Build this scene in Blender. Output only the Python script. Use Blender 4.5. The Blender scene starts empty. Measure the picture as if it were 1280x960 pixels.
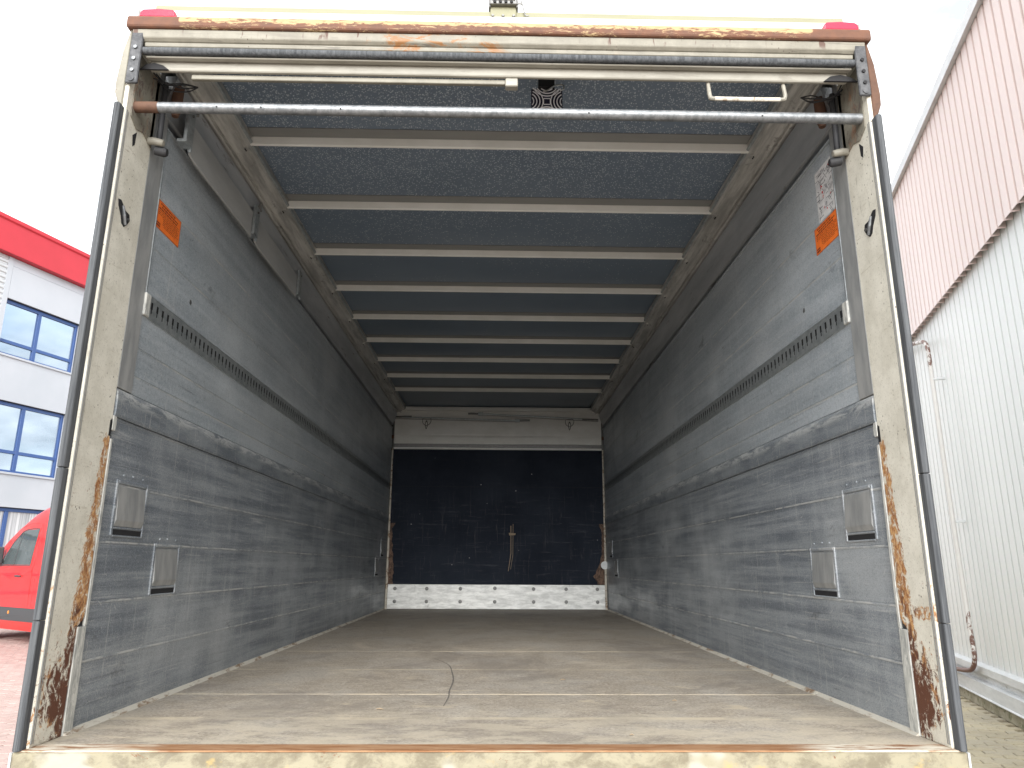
import bpy, bmesh, math, random
from mathutils import Vector, Matrix
R = math.radians
random.seed(7)
sc = bpy.context.scene
col = sc.collection

# ------------------------------------------------------------------ camera
CAM = Vector((-0.0026, -2.1504, 0.4856))
yaw, pitch, roll = 0.0195, 0.2452, 0.0047
fwd = Vector((math.sin(yaw)*math.cos(pitch), math.cos(yaw)*math.cos(pitch), math.sin(pitch)))
rgt = Vector((math.cos(yaw), -math.sin(yaw), 0)); upv = rgt.cross(fwd)
r2 = math.cos(roll)*rgt + math.sin(roll)*upv; u2 = -math.sin(roll)*rgt + math.cos(roll)*upv
cd = bpy.data.cameras.new('camera'); co = bpy.data.objects.new('camera', cd); col.objects.link(co)
cd.sensor_width = 36; cd.lens = 905.6/1280*36; cd.clip_start = 0.05; cd.clip_end = 3000
mw = Matrix((r2, u2, -fwd)).transposed().to_4x4(); mw.translation = CAM
co.matrix_world = mw; sc.camera = co

# ------------------------------------------------------------------ sky, sun, exposure
SUN_EL, SUN_AZ = 20, 184          # azimuth clockwise from +Y: behind the camera, a little to the left
w = bpy.data.worlds.new('World'); sc.world = w; w.use_nodes = True
nt = w.node_tree; nt.nodes.clear()
sky = nt.nodes.new('ShaderNodeTexSky'); sky.sky_type = 'NISHITA'; sky.sun_disc = False
sky.sun_elevation = R(SUN_EL); sky.sun_rotation = R(SUN_AZ); sky.air_density = 1.0; sky.dust_density = 1.5
b1 = nt.nodes.new('ShaderNodeBackground'); b1.inputs[1].default_value = 0.12
b2 = nt.nodes.new('ShaderNodeBackground'); b2.inputs[0].default_value = (0.965, 0.985, 1.0, 1); b2.inputs[1].default_value = 0.62
tc = nt.nodes.new('ShaderNodeTexCoord'); mp = nt.nodes.new('ShaderNodeMapping'); mp.inputs['Scale'].default_value = (1, 1, 2.2); mp.inputs['Location'].default_value = (5.3, 2.1, 0.4)
nz = nt.nodes.new('ShaderNodeTexNoise'); nz.inputs['Scale'].default_value = 1.7; nz.inputs['Detail'].default_value = 6; nz.inputs['Roughness'].default_value = 0.55
rp = nt.nodes.new('ShaderNodeMapRange'); rp.inputs[1].default_value = 0.28; rp.inputs[2].default_value = 0.46
rp.inputs[3].default_value = 0.25; rp.inputs[4].default_value = 1.0
nz2 = nt.nodes.new('ShaderNodeTexNoise'); nz2.inputs['Scale'].default_value = 2.6; nz2.inputs['Detail'].default_value = 7; nz2.inputs['Roughness'].default_value = 0.6
rp2 = nt.nodes.new('ShaderNodeValToRGB'); rp2.color_ramp.elements[0].position = .36; rp2.color_ramp.elements[0].color = (.36, .39, .415, 1)
rp2.color_ramp.elements[1].position = .58; rp2.color_ramp.elements[1].color = (1.0, 1.0, 1.0, 1)
nt.links.new(mp.outputs[0], nz2.inputs[0]); nt.links.new(nz2.outputs[0], rp2.inputs[0]); nt.links.new(rp2.outputs[0], b2.inputs[0])
mx = nt.nodes.new('ShaderNodeMixShader'); ow = nt.nodes.new('ShaderNodeOutputWorld')
L = nt.links.new
L(tc.outputs['Generated'], mp.inputs[0]); L(mp.outputs[0], nz.inputs[0]); L(nz.outputs[0], rp.inputs[0])
L(sky.outputs[0], b1.inputs[0]); L(rp.outputs[0], mx.inputs[0]); L(b1.outputs[0], mx.inputs[1]); L(b2.outputs[0], mx.inputs[2]); L(mx.outputs[0], ow.inputs[0])
sd = bpy.data.lights.new('sun', 'SUN'); sd.energy = 1.5; sd.angle = R(50); sd.color = (1.0, 0.985, 0.955)
so = bpy.data.objects.new('sun', sd); col.objects.link(so)
sdir = Vector((math.sin(R(SUN_AZ))*math.cos(R(SUN_EL)), math.cos(R(SUN_AZ))*math.cos(R(SUN_EL)), math.sin(R(SUN_EL))))
so.rotation_euler = sdir.to_track_quat('Z', 'Y').to_euler(); so.location = sdir*30
sc.view_settings.view_transform = 'Standard'; sc.view_settings.look = 'None'; sc.view_settings.gamma = 1
sc.view_settings.use_curve_mapping = False
sc.view_settings.exposure = 2.1
cy = sc.cycles
cy.max_bounces = 14; cy.diffuse_bounces = 9; cy.glossy_bounces = 9; cy.transmission_bounces = 6
cy.use_denoising = True; cy.sample_clamp_indirect = 6; cy.caustics_reflective = False; cy.caustics_refractive = False

# ------------------------------------------------------------------ material helper
class T:
    def __init__(s, name):
        s.m = bpy.data.materials.new(name); s.m.use_nodes = True
        s.t = s.m.node_tree; s.b = s.t.nodes['Principled BSDF']
        s.g = s.t.nodes.new('ShaderNodeNewGeometry'); s.P = s.g.outputs['Position']
        s._xyz = None
    def put(s, sock, v):
        if isinstance(v, bpy.types.NodeSocket): s.t.links.new(v, sock)
        elif isinstance(v, (tuple, list)):
            sock.default_value = (*v, 1) if (len(v) == 3 and len(sock.default_value) == 4) else v
        else: sock.default_value = v
    @property
    def xyz(s):
        if s._xyz is None:
            n = s.t.nodes.new('ShaderNodeSeparateXYZ'); s.put(n.inputs[0], s.P); s._xyz = n.outputs
        return s._xyz
    def vec(s, sc_, off=(0, 0, 0), rot=None):
        src = s.P
        if rot:
            q = s.t.nodes.new('ShaderNodeMapping'); s.put(q.inputs[0], s.P); q.inputs['Rotation'].default_value = rot; src = q.outputs[0]
        n = s.t.nodes.new('ShaderNodeMapping'); s.put(n.inputs[0], src)
        n.inputs['Scale'].default_value = sc_; n.inputs['Location'].default_value = off; return n.outputs[0]
    def noise(s, sc_=(1, 1, 1), det=4, rough=.55, dist=0, off=(0, 0, 0), rot=None):
        n = s.t.nodes.new('ShaderNodeTexNoise'); s.put(n.inputs[0], s.vec(sc_, off, rot)); n.inputs['Scale'].default_value = 1
        n.inputs['Detail'].default_value = det; n.inputs['Roughness'].default_value = rough; n.inputs['Distortion'].default_value = dist
        return n.outputs[0]
    def vor(s, sc_, feature='F1', out=0):
        n = s.t.nodes.new('ShaderNodeTexVoronoi'); n.feature = feature; s.put(n.inputs['Vector'], s.vec(sc_)); n.inputs['Scale'].default_value = 1
        return n.outputs[out]
    def rng(s, v, a, b, lo=0., hi=1.):
        n = s.t.nodes.new('ShaderNodeMapRange'); n.interpolation_type = 'SMOOTHSTEP'
        s.put(n.inputs[0], v); n.inputs[1].default_value = a; n.inputs[2].default_value = b; n.inputs[3].default_value = lo; n.inputs[4].default_value = hi
        return n.outputs[0]
    def ma(s, op, a, b=0., clamp=False):
        n = s.t.nodes.new('ShaderNodeMath'); n.operation = op; n.use_clamp = clamp; s.put(n.inputs[0], a); s.put(n.inputs[1], b); return n.outputs[0]
    def mix(s, f, a, b):
        n = s.t.nodes.new('ShaderNodeMix'); n.data_type = 'RGBA'; s.put(n.inputs[0], f); s.put(n.inputs[6], a); s.put(n.inputs[7], b); return n.outputs[2]
    def rnd(s):
        n = s.t.nodes.new('ShaderNodeObjectInfo'); return n.outputs['Random']
    def bump(s, h, st=.3, d=.01):
        n = s.t.nodes.new('ShaderNodeBump'); n.inputs['Strength'].default_value = st; n.inputs['Distance'].default_value = d; s.put(n.inputs['Height'], h)
        s.put(s.b.inputs['Normal'], n.outputs[0])
    def out(s, c, rough=.5, metal=0., spec=None, **k):
        s.put(s.b.inputs['Base Color'], c); s.put(s.b.inputs['Roughness'], rough); s.put(s.b.inputs['Metallic'], metal)
        if spec is not None: s.b.inputs['Specular IOR Level'].default_value = spec
        for a, v in k.items(): s.put(s.b.inputs[a], v)
        return s.m
MT = {}
def scratches(t, c, amt, dirs='yz'):
    """fine bright scuffs with shapes of their own"""
    if 'z' in dirs:
        a = t.noise((90, 90, 3.2), 3, .6, .5); f = t.rng(a, .61, .70, 0, amt); c = t.mix(f, c, (.60, .61, .60))
        a = t.noise((55, 55, 5), 4, .7, .9, (5, 7, 1)); f = t.rng(a, .60, .74, 0, amt*.7); c = t.mix(f, c, (.55, .56, .56))
    if 'y' in dirs:
        a = t.noise((2, 3.0, 120), 3, .6, .4, (3, 1, 7)); f = t.rng(a, .61, .70, 0, amt); c = t.mix(f, c, (.58, .59, .58))
        a = t.noise((2, 2.0, 90), 4, .7, .3, (1, 5, 2)); f = t.rng(a, .60, .72, 0, amt); c = t.mix(f, c, (.07, .075, .085))
    for k, an in enumerate((.5, -.35, .9)):
        a = t.noise((12, 12, 190), 2, .5, .2, (k*3, 1, k), (an, 0, 0)); f = t.rng(a, .69, .74, 0, amt*.9); c = t.mix(f, c, (.68, .68, .66))
    a = t.noise((14, 14, 22), 5, .78, 1.4, (9, 2, 4)); f = t.rng(a, .64, .72, 0, amt*1.1); c = t.mix(f, c, (.62, .62, .60))
    g = t.noise((260, 260, 260), 2, .6); c = t.mix(t.rng(g, .52, .70, 0, .35), c, (.62, .63, .63)); c = t.mix(t.rng(g, .46, .32, 0, .4), c, (.06, .065, .075))
    return c

def m_alu(name, dark, mid, light, amt, mottled):
    t = T(name); x, y, z = t.xyz
    a = t.noise((2.5, .8, 24), 7, .68); c = t.mix(t.rng(a, .36, .64), dark, mid)
    b = t.noise((1.6, 1.1, 1.4), 5, .6, .3, (4, 4, 0)); c = t.mix(t.rng(b, .45, .7, 0, .75), c, light)
    v_ = t.noise((5, 5.5, .7), 5, .65, .3, (2, 9, 1)); c = t.mix(t.rng(v_, .52, .70, 0, .3), c, light); c = t.mix(t.rng(v_, .46, .30, 0, .25), c, dark)
    if mottled:
        d = t.noise((70, 70, 60), 3, .7); c = t.mix(t.rng(d, .45, .68, 0, .35), c, light)
    c = scratches(t, c, amt)
    for zz in ((1.115, 1.215, 1.60, 1.80) if mottled else (.200, .372, .557, .742)):     # lip highlight painted into the colour along plank seams, broken by noise
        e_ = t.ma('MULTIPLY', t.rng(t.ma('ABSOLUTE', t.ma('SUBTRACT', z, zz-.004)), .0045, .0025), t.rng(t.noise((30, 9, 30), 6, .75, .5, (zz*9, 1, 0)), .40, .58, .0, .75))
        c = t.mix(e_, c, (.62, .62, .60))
    k = t.noise((7, 5, 7), 6, .7, .6, (1, 8, 3)); c = t.mix(t.rng(k, .62, .74, 0, .55), c, (.045, .05, .058))
    rr = t.rng(t.noise((3, 2, 9), 4), .3, .7, .36, .58)
    t.bump(t.ma('ADD', t.noise((3, 2, 9), 3), t.ma('MULTIPLY', t.noise((90, 60, 120), 3), .35)), .12, .006)
    return t.out(c, rr, .3)
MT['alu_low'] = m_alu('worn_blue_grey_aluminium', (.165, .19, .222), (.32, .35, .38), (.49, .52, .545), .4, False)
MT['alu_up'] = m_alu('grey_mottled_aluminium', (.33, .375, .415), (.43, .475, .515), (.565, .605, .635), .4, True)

t = T('mid_plank_aluminium'); x, y, z = t.xyz
a = t.noise((2.5, 3, 14), 6, .65); c = t.mix(t.rng(a, .32, .66), (.18, .21, .245), (.36, .395, .43))
d = t.noise((6, 6, 34), 5, .75, .6); top = t.rng(z, .992, 1.03)
c = t.mix(t.ma('MULTIPLY', top, t.rng(d, .41, .58, 0, .9)), c, (.66, .68, .68)); c = scratches(t, c, .7, 'z')
t.bump(d, .15, .005); MT['alu_mid'] = t.out(c, .5, .5)

t = T('plain_grey_liner'); a = t.noise((20, 20, 5), 5, .65); c = t.mix(t.rng(a, .3, .7), (.30, .31, .315), (.45, .455, .45))
t.bump(a, .1, .004); MT['liner'] = t.out(c, .5, .4)
t = T('galvanised_rail'); a = t.noise((40, 25, 40), 4, .7); c = t.mix(t.rng(a, .3, .7), (.30, .33, .345), (.46, .49, .50))
MT['galv'] = t.out(c, .42, .7)
t = T('dark_void'); MT['void'] = t.out((.012, .012, .014), .8)
t = T('black_rubber'); a = t.noise((30, 30, 8), 4); c = t.mix(a, (.018, .018, .022), (.05, .052, .056)); MT['rubber'] = t.out(c, .65)
t = T('weathered_grey_rubber'); a = t.noise((120, 120, 3), 5, .7); c = t.mix(t.rng(a, .3, .7), (.050, .054, .060), (.12, .127, .135)); t.bump(a, .25, .004); MT['seal'] = t.out(c, .85, 0, .2)
t = T('cove_aluminium'); a = t.noise((10, 1.3, 10), 6, .65); c = t.mix(t.rng(a, .3, .7), (.40, .43, .46), (.58, .60, .63))
c = t.mix(t.rng(t.noise((25, 3, 25), 5, .7, .3, (2, 2, 2)), .60, .72, 0, .7), c, (.09, .08, .07)); MT['cove'] = t.out(c, .38, .7)
t = T('dirty_rail_aluminium'); a = t.noise((25, 2.5, 25), 6, .7); c = t.mix(t.rng(a, .33, .66), (.36, .355, .34), (.66, .65, .62))
c = t.mix(t.rng(t.noise((9, 7, 9), 5, .75, .5), .58, .72, 0, .7), c, (.075, .062, .05)); MT['rail'] = t.out(c, .45, .55)

CREAM, RUST, RUSTD, ORANGE = (.60, .57, .47), (.17, .062, .026), (.075, .032, .022), (.46, .20, .055)
def cream_base(t, s=1., lift=.0):
    a = t.noise((9*s, 9*s, 9*s), 6, .7); c = t.mix(t.rng(a, .32, .68), (.185, .172, .138), (.26, .245, .20)) if not lift else t.mix(t.rng(a, .32, .68), (.58, .555, .475), (.72, .695, .61))
    b = t.noise((30*s, 30*s, 7*s), 5, .75, .4, (2, 2, 2)); c = t.mix(t.rng(b, .60, .72, 0, .55), c, (.30, .275, .22))
    d = t.vor((55, 55, 45)); e = t.noise((6, 6, 6), 3, .6, 0, (7, 7, 7))
    c = t.mix(t.ma('MULTIPLY', t.rng(d, .16, .10), t.rng(e, .50, .60, 0, .8)), c, (.085, .06, .045))
    g = t.noise((170, 170, 150), 3, .7); c = t.mix(t.rng(g, .44, .30, 0, .45), c, (.22, .20, .16))
    return c
t = T('cream_paint_worn'); c = cream_base(t); n = t.noise((5, 5, 12), 5, .7, .8, (5, 1, 1))
c = t.mix(t.rng(n, .66, .74, 0, .8), c, (.30, .15, .06)); t.bump(n, .1, .004); MT['cream'] = t.out(c, .5)
t = T('cream_paint_clean'); a = t.noise((4, 12, 8), 6, .7); c = t.mix(t.rng(a, .3, .7), (.245, .232, .195), (.335, .32, .275)); b = t.noise((6, 20, 50), 6, .75, .5, (3, 1, 3)); c = t.mix(t.rng(b, .52, .68, 0, .5), c, (.17, .155, .125))
MT['cream2'] = t.out(c, .5)
t = T('clean_cream_interior_paint'); a = t.noise((4, 12, 8), 5, .65); c = t.mix(t.rng(a, .3, .7), (.75, .75, .71), (.85, .85, .82))
MT['cream3'] = t.out(c, .5)
# rear posts: paint eaten by rust along the inner edge and at the foot
t = T('post_paint_with_rust'); x, y, z = t.xyz; c = cream_base(t, 1., .62)
ln = t.noise((40, 8, 55), 4, .7, .9, (3, 3, 3)); c = t.mix(t.rng(ln, .64, .70, 0, .6), c, (.32, .27, .19))
n1 = t.noise((40, 40, 26), 8, .78, .8); n2 = t.noise((30, 34, 16), 7, .75, .6, (4, 0, 9))
yy_ = t.ma('SUBTRACT', y, t.ma('ADD', .082, t.ma('MULTIPLY', z, .076)))
edge = t.ma('MULTIPLY', t.rng(yy_, -.012, .016), t.rng(z, .94, .87))
foot = t.ma('MULTIPLY', t.rng(z, .42, .10), t.rng(z, .015, .07, .25, 1))
foot = t.ma('MULTIPLY', t.ma('MULTIPLY', foot, t.rng(y, .01, .09, .6, 1.0)), 1.2)
lip = t.ma('MULTIPLY', t.rng(y, .03, .012), t.rng(z, 1.0, .3, 0, .55))
band = t.ma('MULTIPLY', t.ma('MULTIPLY', t.rng(z, .325, .34), t.rng(z, .385, .37)), t.rng(x, 0, .5, 0, .8))
drv = t.ma('MAXIMUM', t.ma('MAXIMUM', t.ma('MAXIMUM', edge, foot), lip), band)
m1 = t.rng(t.ma('ADD', t.ma('MULTIPLY', n1, 1.0), t.ma('MULTIPLY', drv, .27)), .68, .76)
hv = t.rng(z, .52, .2); m2 = t.rng(t.ma('ADD', n2, t.ma('MULTIPLY', t.ma('MULTIPLY', drv, hv), .30)), .66, .76)
n3 = t.noise((90, 90, 60), 5, .75, .5, (2, 3, 4)); rc = t.mix(t.rng(n3, .38, .62), (.60, .36, .16), (.30, .12, .045)); rc = t.mix(t.rng(n2, .48, .62, 0, .75), rc, (.20, .075, .03)); rc = t.mix(m2, rc, (.105, .038, .02))
c = t.mix(m1, c, rc)
spk = t.noise((45, 45, 45), 4, .8, .3, (1, 6, 1)); c = t.mix(t.ma('MULTIPLY', t.rng(spk, .64, .70), t.rng(z, 1.05, .7, .0, .8)), c, (.28, .10, .04))
t.bump(t.ma('ADD', n1, ln), .22, .004); MT['post'] = t.out(c, .6)
t = T('post_head_flaking'); c = cream_base(t); n = t.noise((45, 30, 18), 6, .75, 1.0); c = t.mix(t.rng(n, .53, .60), c, (.13, .10, .085))
n = t.noise((16, 16, 9), 5, .7, 0, (5, 5, 5)); c = t.mix(t.rng(n, .52, .66, 0, .75), c, (.30, .16, .09)); t.bump(n, .4, .006); MT['posthead'] = t.out(c, .65)
t = T('chalky_flange'); a = t.noise((60, 60, 14), 6, .75, .5); c = t.mix(t.rng(a, .35, .62), (.33, .34, .33), (.64, .64, .60)); t.bump(a, .3, .004); MT['flange'] = t.out(c, .6, .15)
t = T('rusty_lip'); a = t.noise((22, 40, 90), 7, .78, .6); b = t.noise((4, 14, 40), 5, .65, .2, (6, 0, 0))
x, y, z = t.xyz; ends = t.ma('MAXIMUM', t.rng(x, -1.10, -1.14), t.rng(x, 1.07, 1.12)); up = t.rng(z, 2.278, 2.292, 0, .12)
f = t.rng(t.ma('SUBTRACT', t.ma('ADD', t.ma('ADD', t.ma('MULTIPLY', a, .8), t.ma('MULTIPLY', b, .35)), up), ends), .60, .68)
rc = t.mix(t.noise((30, 30, 30), 4), (.07, .035, .026), (.19, .075, .035)); c = t.mix(f, rc, t.mix(a, (.38, .235, .095), (.43, .34, .20)))
t.bump(a, .35, .004); MT['lip'] = t.out(c, .7)
t = T('header_paint_with_rust'); x, y, z = t.xyz; c = cream_base(t)
a = t.noise((9, 9, 30), 6, .75, .9); b = t.noise((1.6, 1, 3), 2, .5, 0, (2.6, 0, 0))
dz_ = t.noise((3, 3, 40), 6, .72, .5, (5, 5, 5)); c = t.mix(t.rng(dz_, .48, .66, 0, .6), c, (.17, .155, .125)); ck = t.noise((4, 4, 130), 3, .6, .8, (1, 2, 3)); c = t.mix(t.rng(ck, .63, .68, 0, .7), c, (.07, .06, .05))
f = t.ma('MULTIPLY', t.rng(b, .52, .62), t.rng(a, .48, .60)); c = t.mix(f, c, t.mix(a, (.36, .18, .05), (.19, .075, .025)))
d = t.noise((34, 9, 6), 4, .6, .6, (3, 3, 3)); dr = t.ma('MULTIPLY', t.rng(d, .60, .66), t.rng(z, 2.225, 2.25)); c = t.mix(dr, c, (.09, .045, .03))
t.bump(a, .12, .004); MT['header'] = t.out(c, .55)
t = T('galvanised_pipe'); a = t.noise((50, 40, 40), 5, .75); c = t.mix(t.rng(a, .3, .7), (.14, .15, .16), (.28, .29, .30)); t.bump(a, .15, .003); MT['pipe'] = t.out(c, .45, .6)
t = T('brown_rust'); a = t.noise((35, 35, 35), 5, .75); c = t.mix(a, (.045, .024, .018), (.17, .085, .05)); t.bump(a, .3, .004); MT['rust'] = t.out(c, .8)
t = T('sill_face_stained'); a = t.noise((9, 9, 14), 7, .72, .3); c = t.mix(t.rng(a, .38, .60), (.155, .135, .092), (.275, .25, .175))
b = t.noise((22, 22, 22), 6, .75, .4, (4, 4, 4)); c = t.mix(t.rng(b, .55, .66, 0, .75), c, (.17, .15, .11))
b = t.noise((8, 8, 10), 5, .7, 0, (8, 1, 4)); c = t.mix(t.rng(b, .58, .68, 0, .55), c, (.42, .30, .10))
b = t.noise((3, 3, 5), 3, .5, 0, (1, 1, 9)); w_ = t.noise((14, 14, 18), 5, .8, .8, (3, 9, 3)); c = t.mix(t.ma('MULTIPLY', t.rng(b, .58, .62), .8), c, (.36, .35, .30))
c = t.mix(t.rng(w_, .62, .68), c, (.16, .07, .035)); t.bump(a, .3, .004); MT['sillface'] = t.out(c, .65)
t = T('sill_top_rust'); x, y, z = t.xyz; a = t.noise((6, 40, 40), 7, .75, .4); c = t.mix(t.rng(a, .36, .64), (.22, .095, .036), (.35, .205, .11))
b = t.noise((1.8, 5, 5), 4, .6, .2, (3.4, 0, 0)); c = t.mix(t.rng(b, .56, .66, 0, .85), c, (.58, .51, .40)); ends = t.ma('MAXIMUM', t.rng(x, -.95, -1.12), t.rng(x, .78, .95))
c = t.mix(t.ma('MULTIPLY', ends, t.rng(a, .40, .60)), c, (.64, .61, .52)); t.bump(a, .3, .004); MT['silltop'] = t.out(c, .75)
# floor: phenolic ply, worn through to pale wood in cross bands
t = T('worn_ply_floor'); x, y, z = t.xyz
a = t.noise((11, 30, 1), 8, .74); c = t.mix(t.rng(a, .34, .66), (.275, .235, .185), (.42, .365, .295))
b = t.noise((3.0, 2.2, 1), 6, .62, .4, (3, 5, 0)); c = t.mix(t.rng(b, .40, .68, 0, .6), c, (.43, .40, .355))
g = t.noise((85, 190, 1), 4, .78); c = t.mix(t.rng(g, .52, .64, 0, .75), c, (.60, .55, .48)); c = t.mix(t.rng(g, .48, .36, 0, .75), c, (.12, .105, .09))
g2 = t.noise((22, 70, 1), 5, .75, .5, (2, 7, 0)); c = t.mix(t.rng(g2, .50, .36, 0, .5), c, (.17, .155, .14))
wn = t.noise((4.5, 9, 1), 8, .72, .5, (8, 1, 0)); near = t.rng(y, 3.6, .2, .0, 1.)
c = t.mix(t.ma('MULTIPLY', t.rng(wn, .57, .66, 0, .65), near), c, (.55, .47, .345))
for yy, hw in ((.866, .022), (2.30, .02), (.41, .03), (1.55, .018)):
    d = t.ma('ABSOLUTE', t.ma('SUBTRACT', y, yy)); k = t.ma('MULTIPLY', t.rng(d, hw, hw*.35), t.rng(t.noise((3.5, 5, 1), 5, .7, .3, (yy*3, 0, 0)), .40, .58, .05, .8))
    c = t.mix(k, c, (.56, .485, .36))
sm = t.noise((1.7, 1.5, 1), 7, .7, .8, (7, 3, 0)); c = t.mix(t.rng(sm, .50, .36, 0, .55), c, (.21, .185, .16)); c = t.mix(t.rng(sm, .56, .70, 0, .45), c, (.55, .48, .38))
dust = t.noise((5, 9, 1), 6, .7, .3, (1, 9, 0)); c = t.mix(t.ma('MULTIPLY', t.rng(y, .85, .1), t.rng(dust, .40, .60, .05, .7)), c, (.52, .46, .36))
s_ = t.noise((26, 26, 1), 6, .8, 1.5, (6, 2, 0)); c = t.mix(t.rng(s_, .63, .69, 0, .65), c, (.08, .07, .062))
t.bump(t.ma('ADD', a, g), .22, .004); MT['floor'] = t.out(c, t.rng(a, .3, .7, .5, .7))
t = T('edge_angle_worn'); a = t.noise((20, 7, 20), 6, .75, .3); c = t.mix(t.rng(a, .36, .50), (.24, .16, .10), (.56, .53, .46)); MT['edge'] = t.out(c, .65, .1)
# ceiling: dark blue composite beaded with fine pale droplets
t = T('dark_blue_ceiling_with_droplets'); x, y, z = t.xyz
a = t.noise((.8, 1.2, 1), 4, .55); c = t.mix(t.rng(a, .3, .7), (.125, .168, .225), (.168, .215, .275))
sp = T.noise
v = t.vor((120, 95, 100)); vc = t.vor((120, 95, 100), out=1); vb = t.t.nodes.new('ShaderNodeSeparateColor'); t.put(vb.inputs[0], vc)
den = t.rng(t.ma('ADD', t.rng(y, .25, 3.0, .62, -.05), t.ma('MULTIPLY', t.ma('SUBTRACT', t.noise((2.2, 2.2, 1), 4), .5), .9)), 0, 1, 0, 1)
keep = t.ma('LESS_THAN', vb.outputs[0], den)
dot = t.ma('MULTIPLY', t.rng(v, .46, .28), keep); c = t.mix(t.ma('MULTIPLY', dot, .75), c, (.52, .57, .63))
v2 = t.rng(t.noise((150, 60, 1), 2, .6, .6), .62, .72, 0, .5); c = t.mix(t.ma('MULTIPLY', v2, t.rng(y, 2.5, .2)), c, (.34, .37, .41))
t.bump(dot, .5, .002); MT['ceil'] = t.out(c, .36, .0, .6)
t = T('dull_flange_paint'); a = t.noise((4, 20, 20), 5, .7); c = t.mix(a, (.17, .175, .172), (.25, .25, .24)); MT['dull'] = t.out(c, .6)
# bulkhead
t = T('scuffed_navy_ply'); x, y, z = t.xyz; a = t.noise((2, 1, 2), 5, .6); c = t.mix(t.rng(a, .3, .7), (.012, .016, .026), (.022, .028, .041))
b = t.noise((3.5, 1, 40), 5, .75, .6); c = t.mix(t.ma('MULTIPLY', t.rng(b, .55, .72, 0, .4), t.rng(z, 1.5, .9, .15, 1)), c, (.11, .115, .125))
b = t.noise((40, 1, 3.5), 5, .75, .6); c = t.mix(t.ma('MULTIPLY', t.rng(b, .55, .72, 0, .4), t.rng(z, 1.5, .9, .15, 1)), c, (.11, .105, .11))
v = t.vor((6, 1, 6)); c = t.mix(t.rng(v, .045, .02), c, (.35, .35, .35)); MT['navy'] = t.out(c, .75, 0, .12)
t = T('scuffed_kick_plate'); a = t.noise((7, 7, 26), 6, .72, .3); c = t.mix(t.rng(a, .34, .66), (.48, .49, .485), (.74, .75, .74))
b = t.noise((26, 26, 5), 5, .75, .5, (4, 4, 4)); c = t.mix(t.rng(b, .60, .72, 0, .7), c, (.20, .20, .20)); MT['kick'] = t.out(c, .5, .35)
t = T('dull_steel'); a = t.noise((50, 50, 50), 4); c = t.mix(a, (.10, .10, .10), (.24, .24, .235)); MT['steel'] = t.out(c, .5, .7)
t = T('dark_grey_steel'); a = t.noise((40, 40, 40), 5, .7); c = t.mix(t.rng(a, .3, .7), (.045, .047, .052), (.11, .112, .118)); t.bump(a, .2, .003); MT['dsteel'] = t.out(c, .6, .4)
t = T('bright_steel'); MT['bright'] = t.out((.6, .6, .58), .3, .9)
t = T('torn_brown_board'); a = t.noise((40, 40, 22), 6, .8, .6); c = t.mix(t.rng(a, .35, .65), (.035, .022, .018), (.22, .14, .10)); t.bump(a, .8, .01); MT['torn'] = t.out(c, .85)
t = T('tan_scrape'); MT['tan'] = t.out((.26, .20, .13), .7)
t = T('grey_board'); a = t.noise((5, 2, 9), 6, .65); c = t.mix(t.rng(a, .3, .7), (.40, .41, .41), (.50, .505, .50)); MT['board'] = t.out(c, .55, .25)
t = T('orange_sticker'); a = t.noise((50, 50, 50), 4); c = t.mix(t.rng(a, .3, .7), (.80, .155, .018), (.86, .20, .03)); MT['orange'] = t.out(c, .45)
t = T('sticker_ink'); MT['ink'] = t.out((.20, .035, .010), .6)
t = T('white_sticker'); a = t.noise((30, 30, 30), 4); c = t.mix(t.rng(a, .35, .65), (.55, .55, .56), (.68, .68, .68)); MT['paper'] = t.out(c, .5)
t = T('grey_ink'); MT['ink2'] = t.out((.14, .14, .16), .6)
t = T('red_ink'); MT['ink3'] = t.out((.55, .05, .05), .6)
t = T('red_lamp_lens'); MT['lens'] = t.out((.55, .008, .045), .18, 0, .6, **{'Subsurface Weight': 0.0})
t = T('clear_lamp_cover'); MT['clear'] = t.out((.72, .74, .70), .2)
t = T('white_roof_paint'); a = t.noise((3, 30, 30), 4); c = t.mix(a, (.50, .495, .45), (.58, .575, .53)); MT['roofw'] = t.out(c, .45)
t = T('olive_cream_trim'); a = t.noise((6, 30, 30), 4); c = t.mix(a, (.21, .205, .13), (.28, .275, .18)); MT['olive'] = t.out(c, .6)
t = T('navy_plaque'); MT['plaque'] = t.out((.014, .015, .035), .4)
t = T('pale_raised_line'); MT['paleline'] = t.out((.85, .86, .9), .4)
t = T('truck_outer_white'); a = t.noise((3, 3, 3), 4); c = t.mix(a, (.5, .5, .47), (.58, .58, .55)); MT['outer'] = t.out(c, .4)
# site
t = T('pink_concrete_paver'); a = t.noise((3, 3, 3), 4, .6); f = t.noise((60, 60, 60), 4, .7); c = t.mix(t.rng(a, .3, .7), (.37, .265, .24), (.45, .335, .305))
c = t.mix(t.ma('MULTIPLY', t.rnd(), .35), c, (.40, .33, .30)); c = t.mix(t.rng(f, .5, .7, 0, .4), c, (.25, .19, .17)); t.bump(f, .3, .003); MT['pave_pink'] = t.out(c, .85)
t = T('buff_concrete_paver'); a = t.noise((.9, .9, .9), 4, .6); f = t.noise((60, 60, 60), 4, .7); c = t.mix(t.rng(a, .34, .66), (.33, .29, .205), (.47, .41, .28))
c = t.mix(t.ma('MULTIPLY', t.rnd(), .3), c, (.36, .34, .30)); c = t.mix(t.rng(f, .5, .7, 0, .45), c, (.20, .19, .16)); t.bump(f, .3, .003); MT['pave_buff'] = t.out(c, .85)
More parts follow.
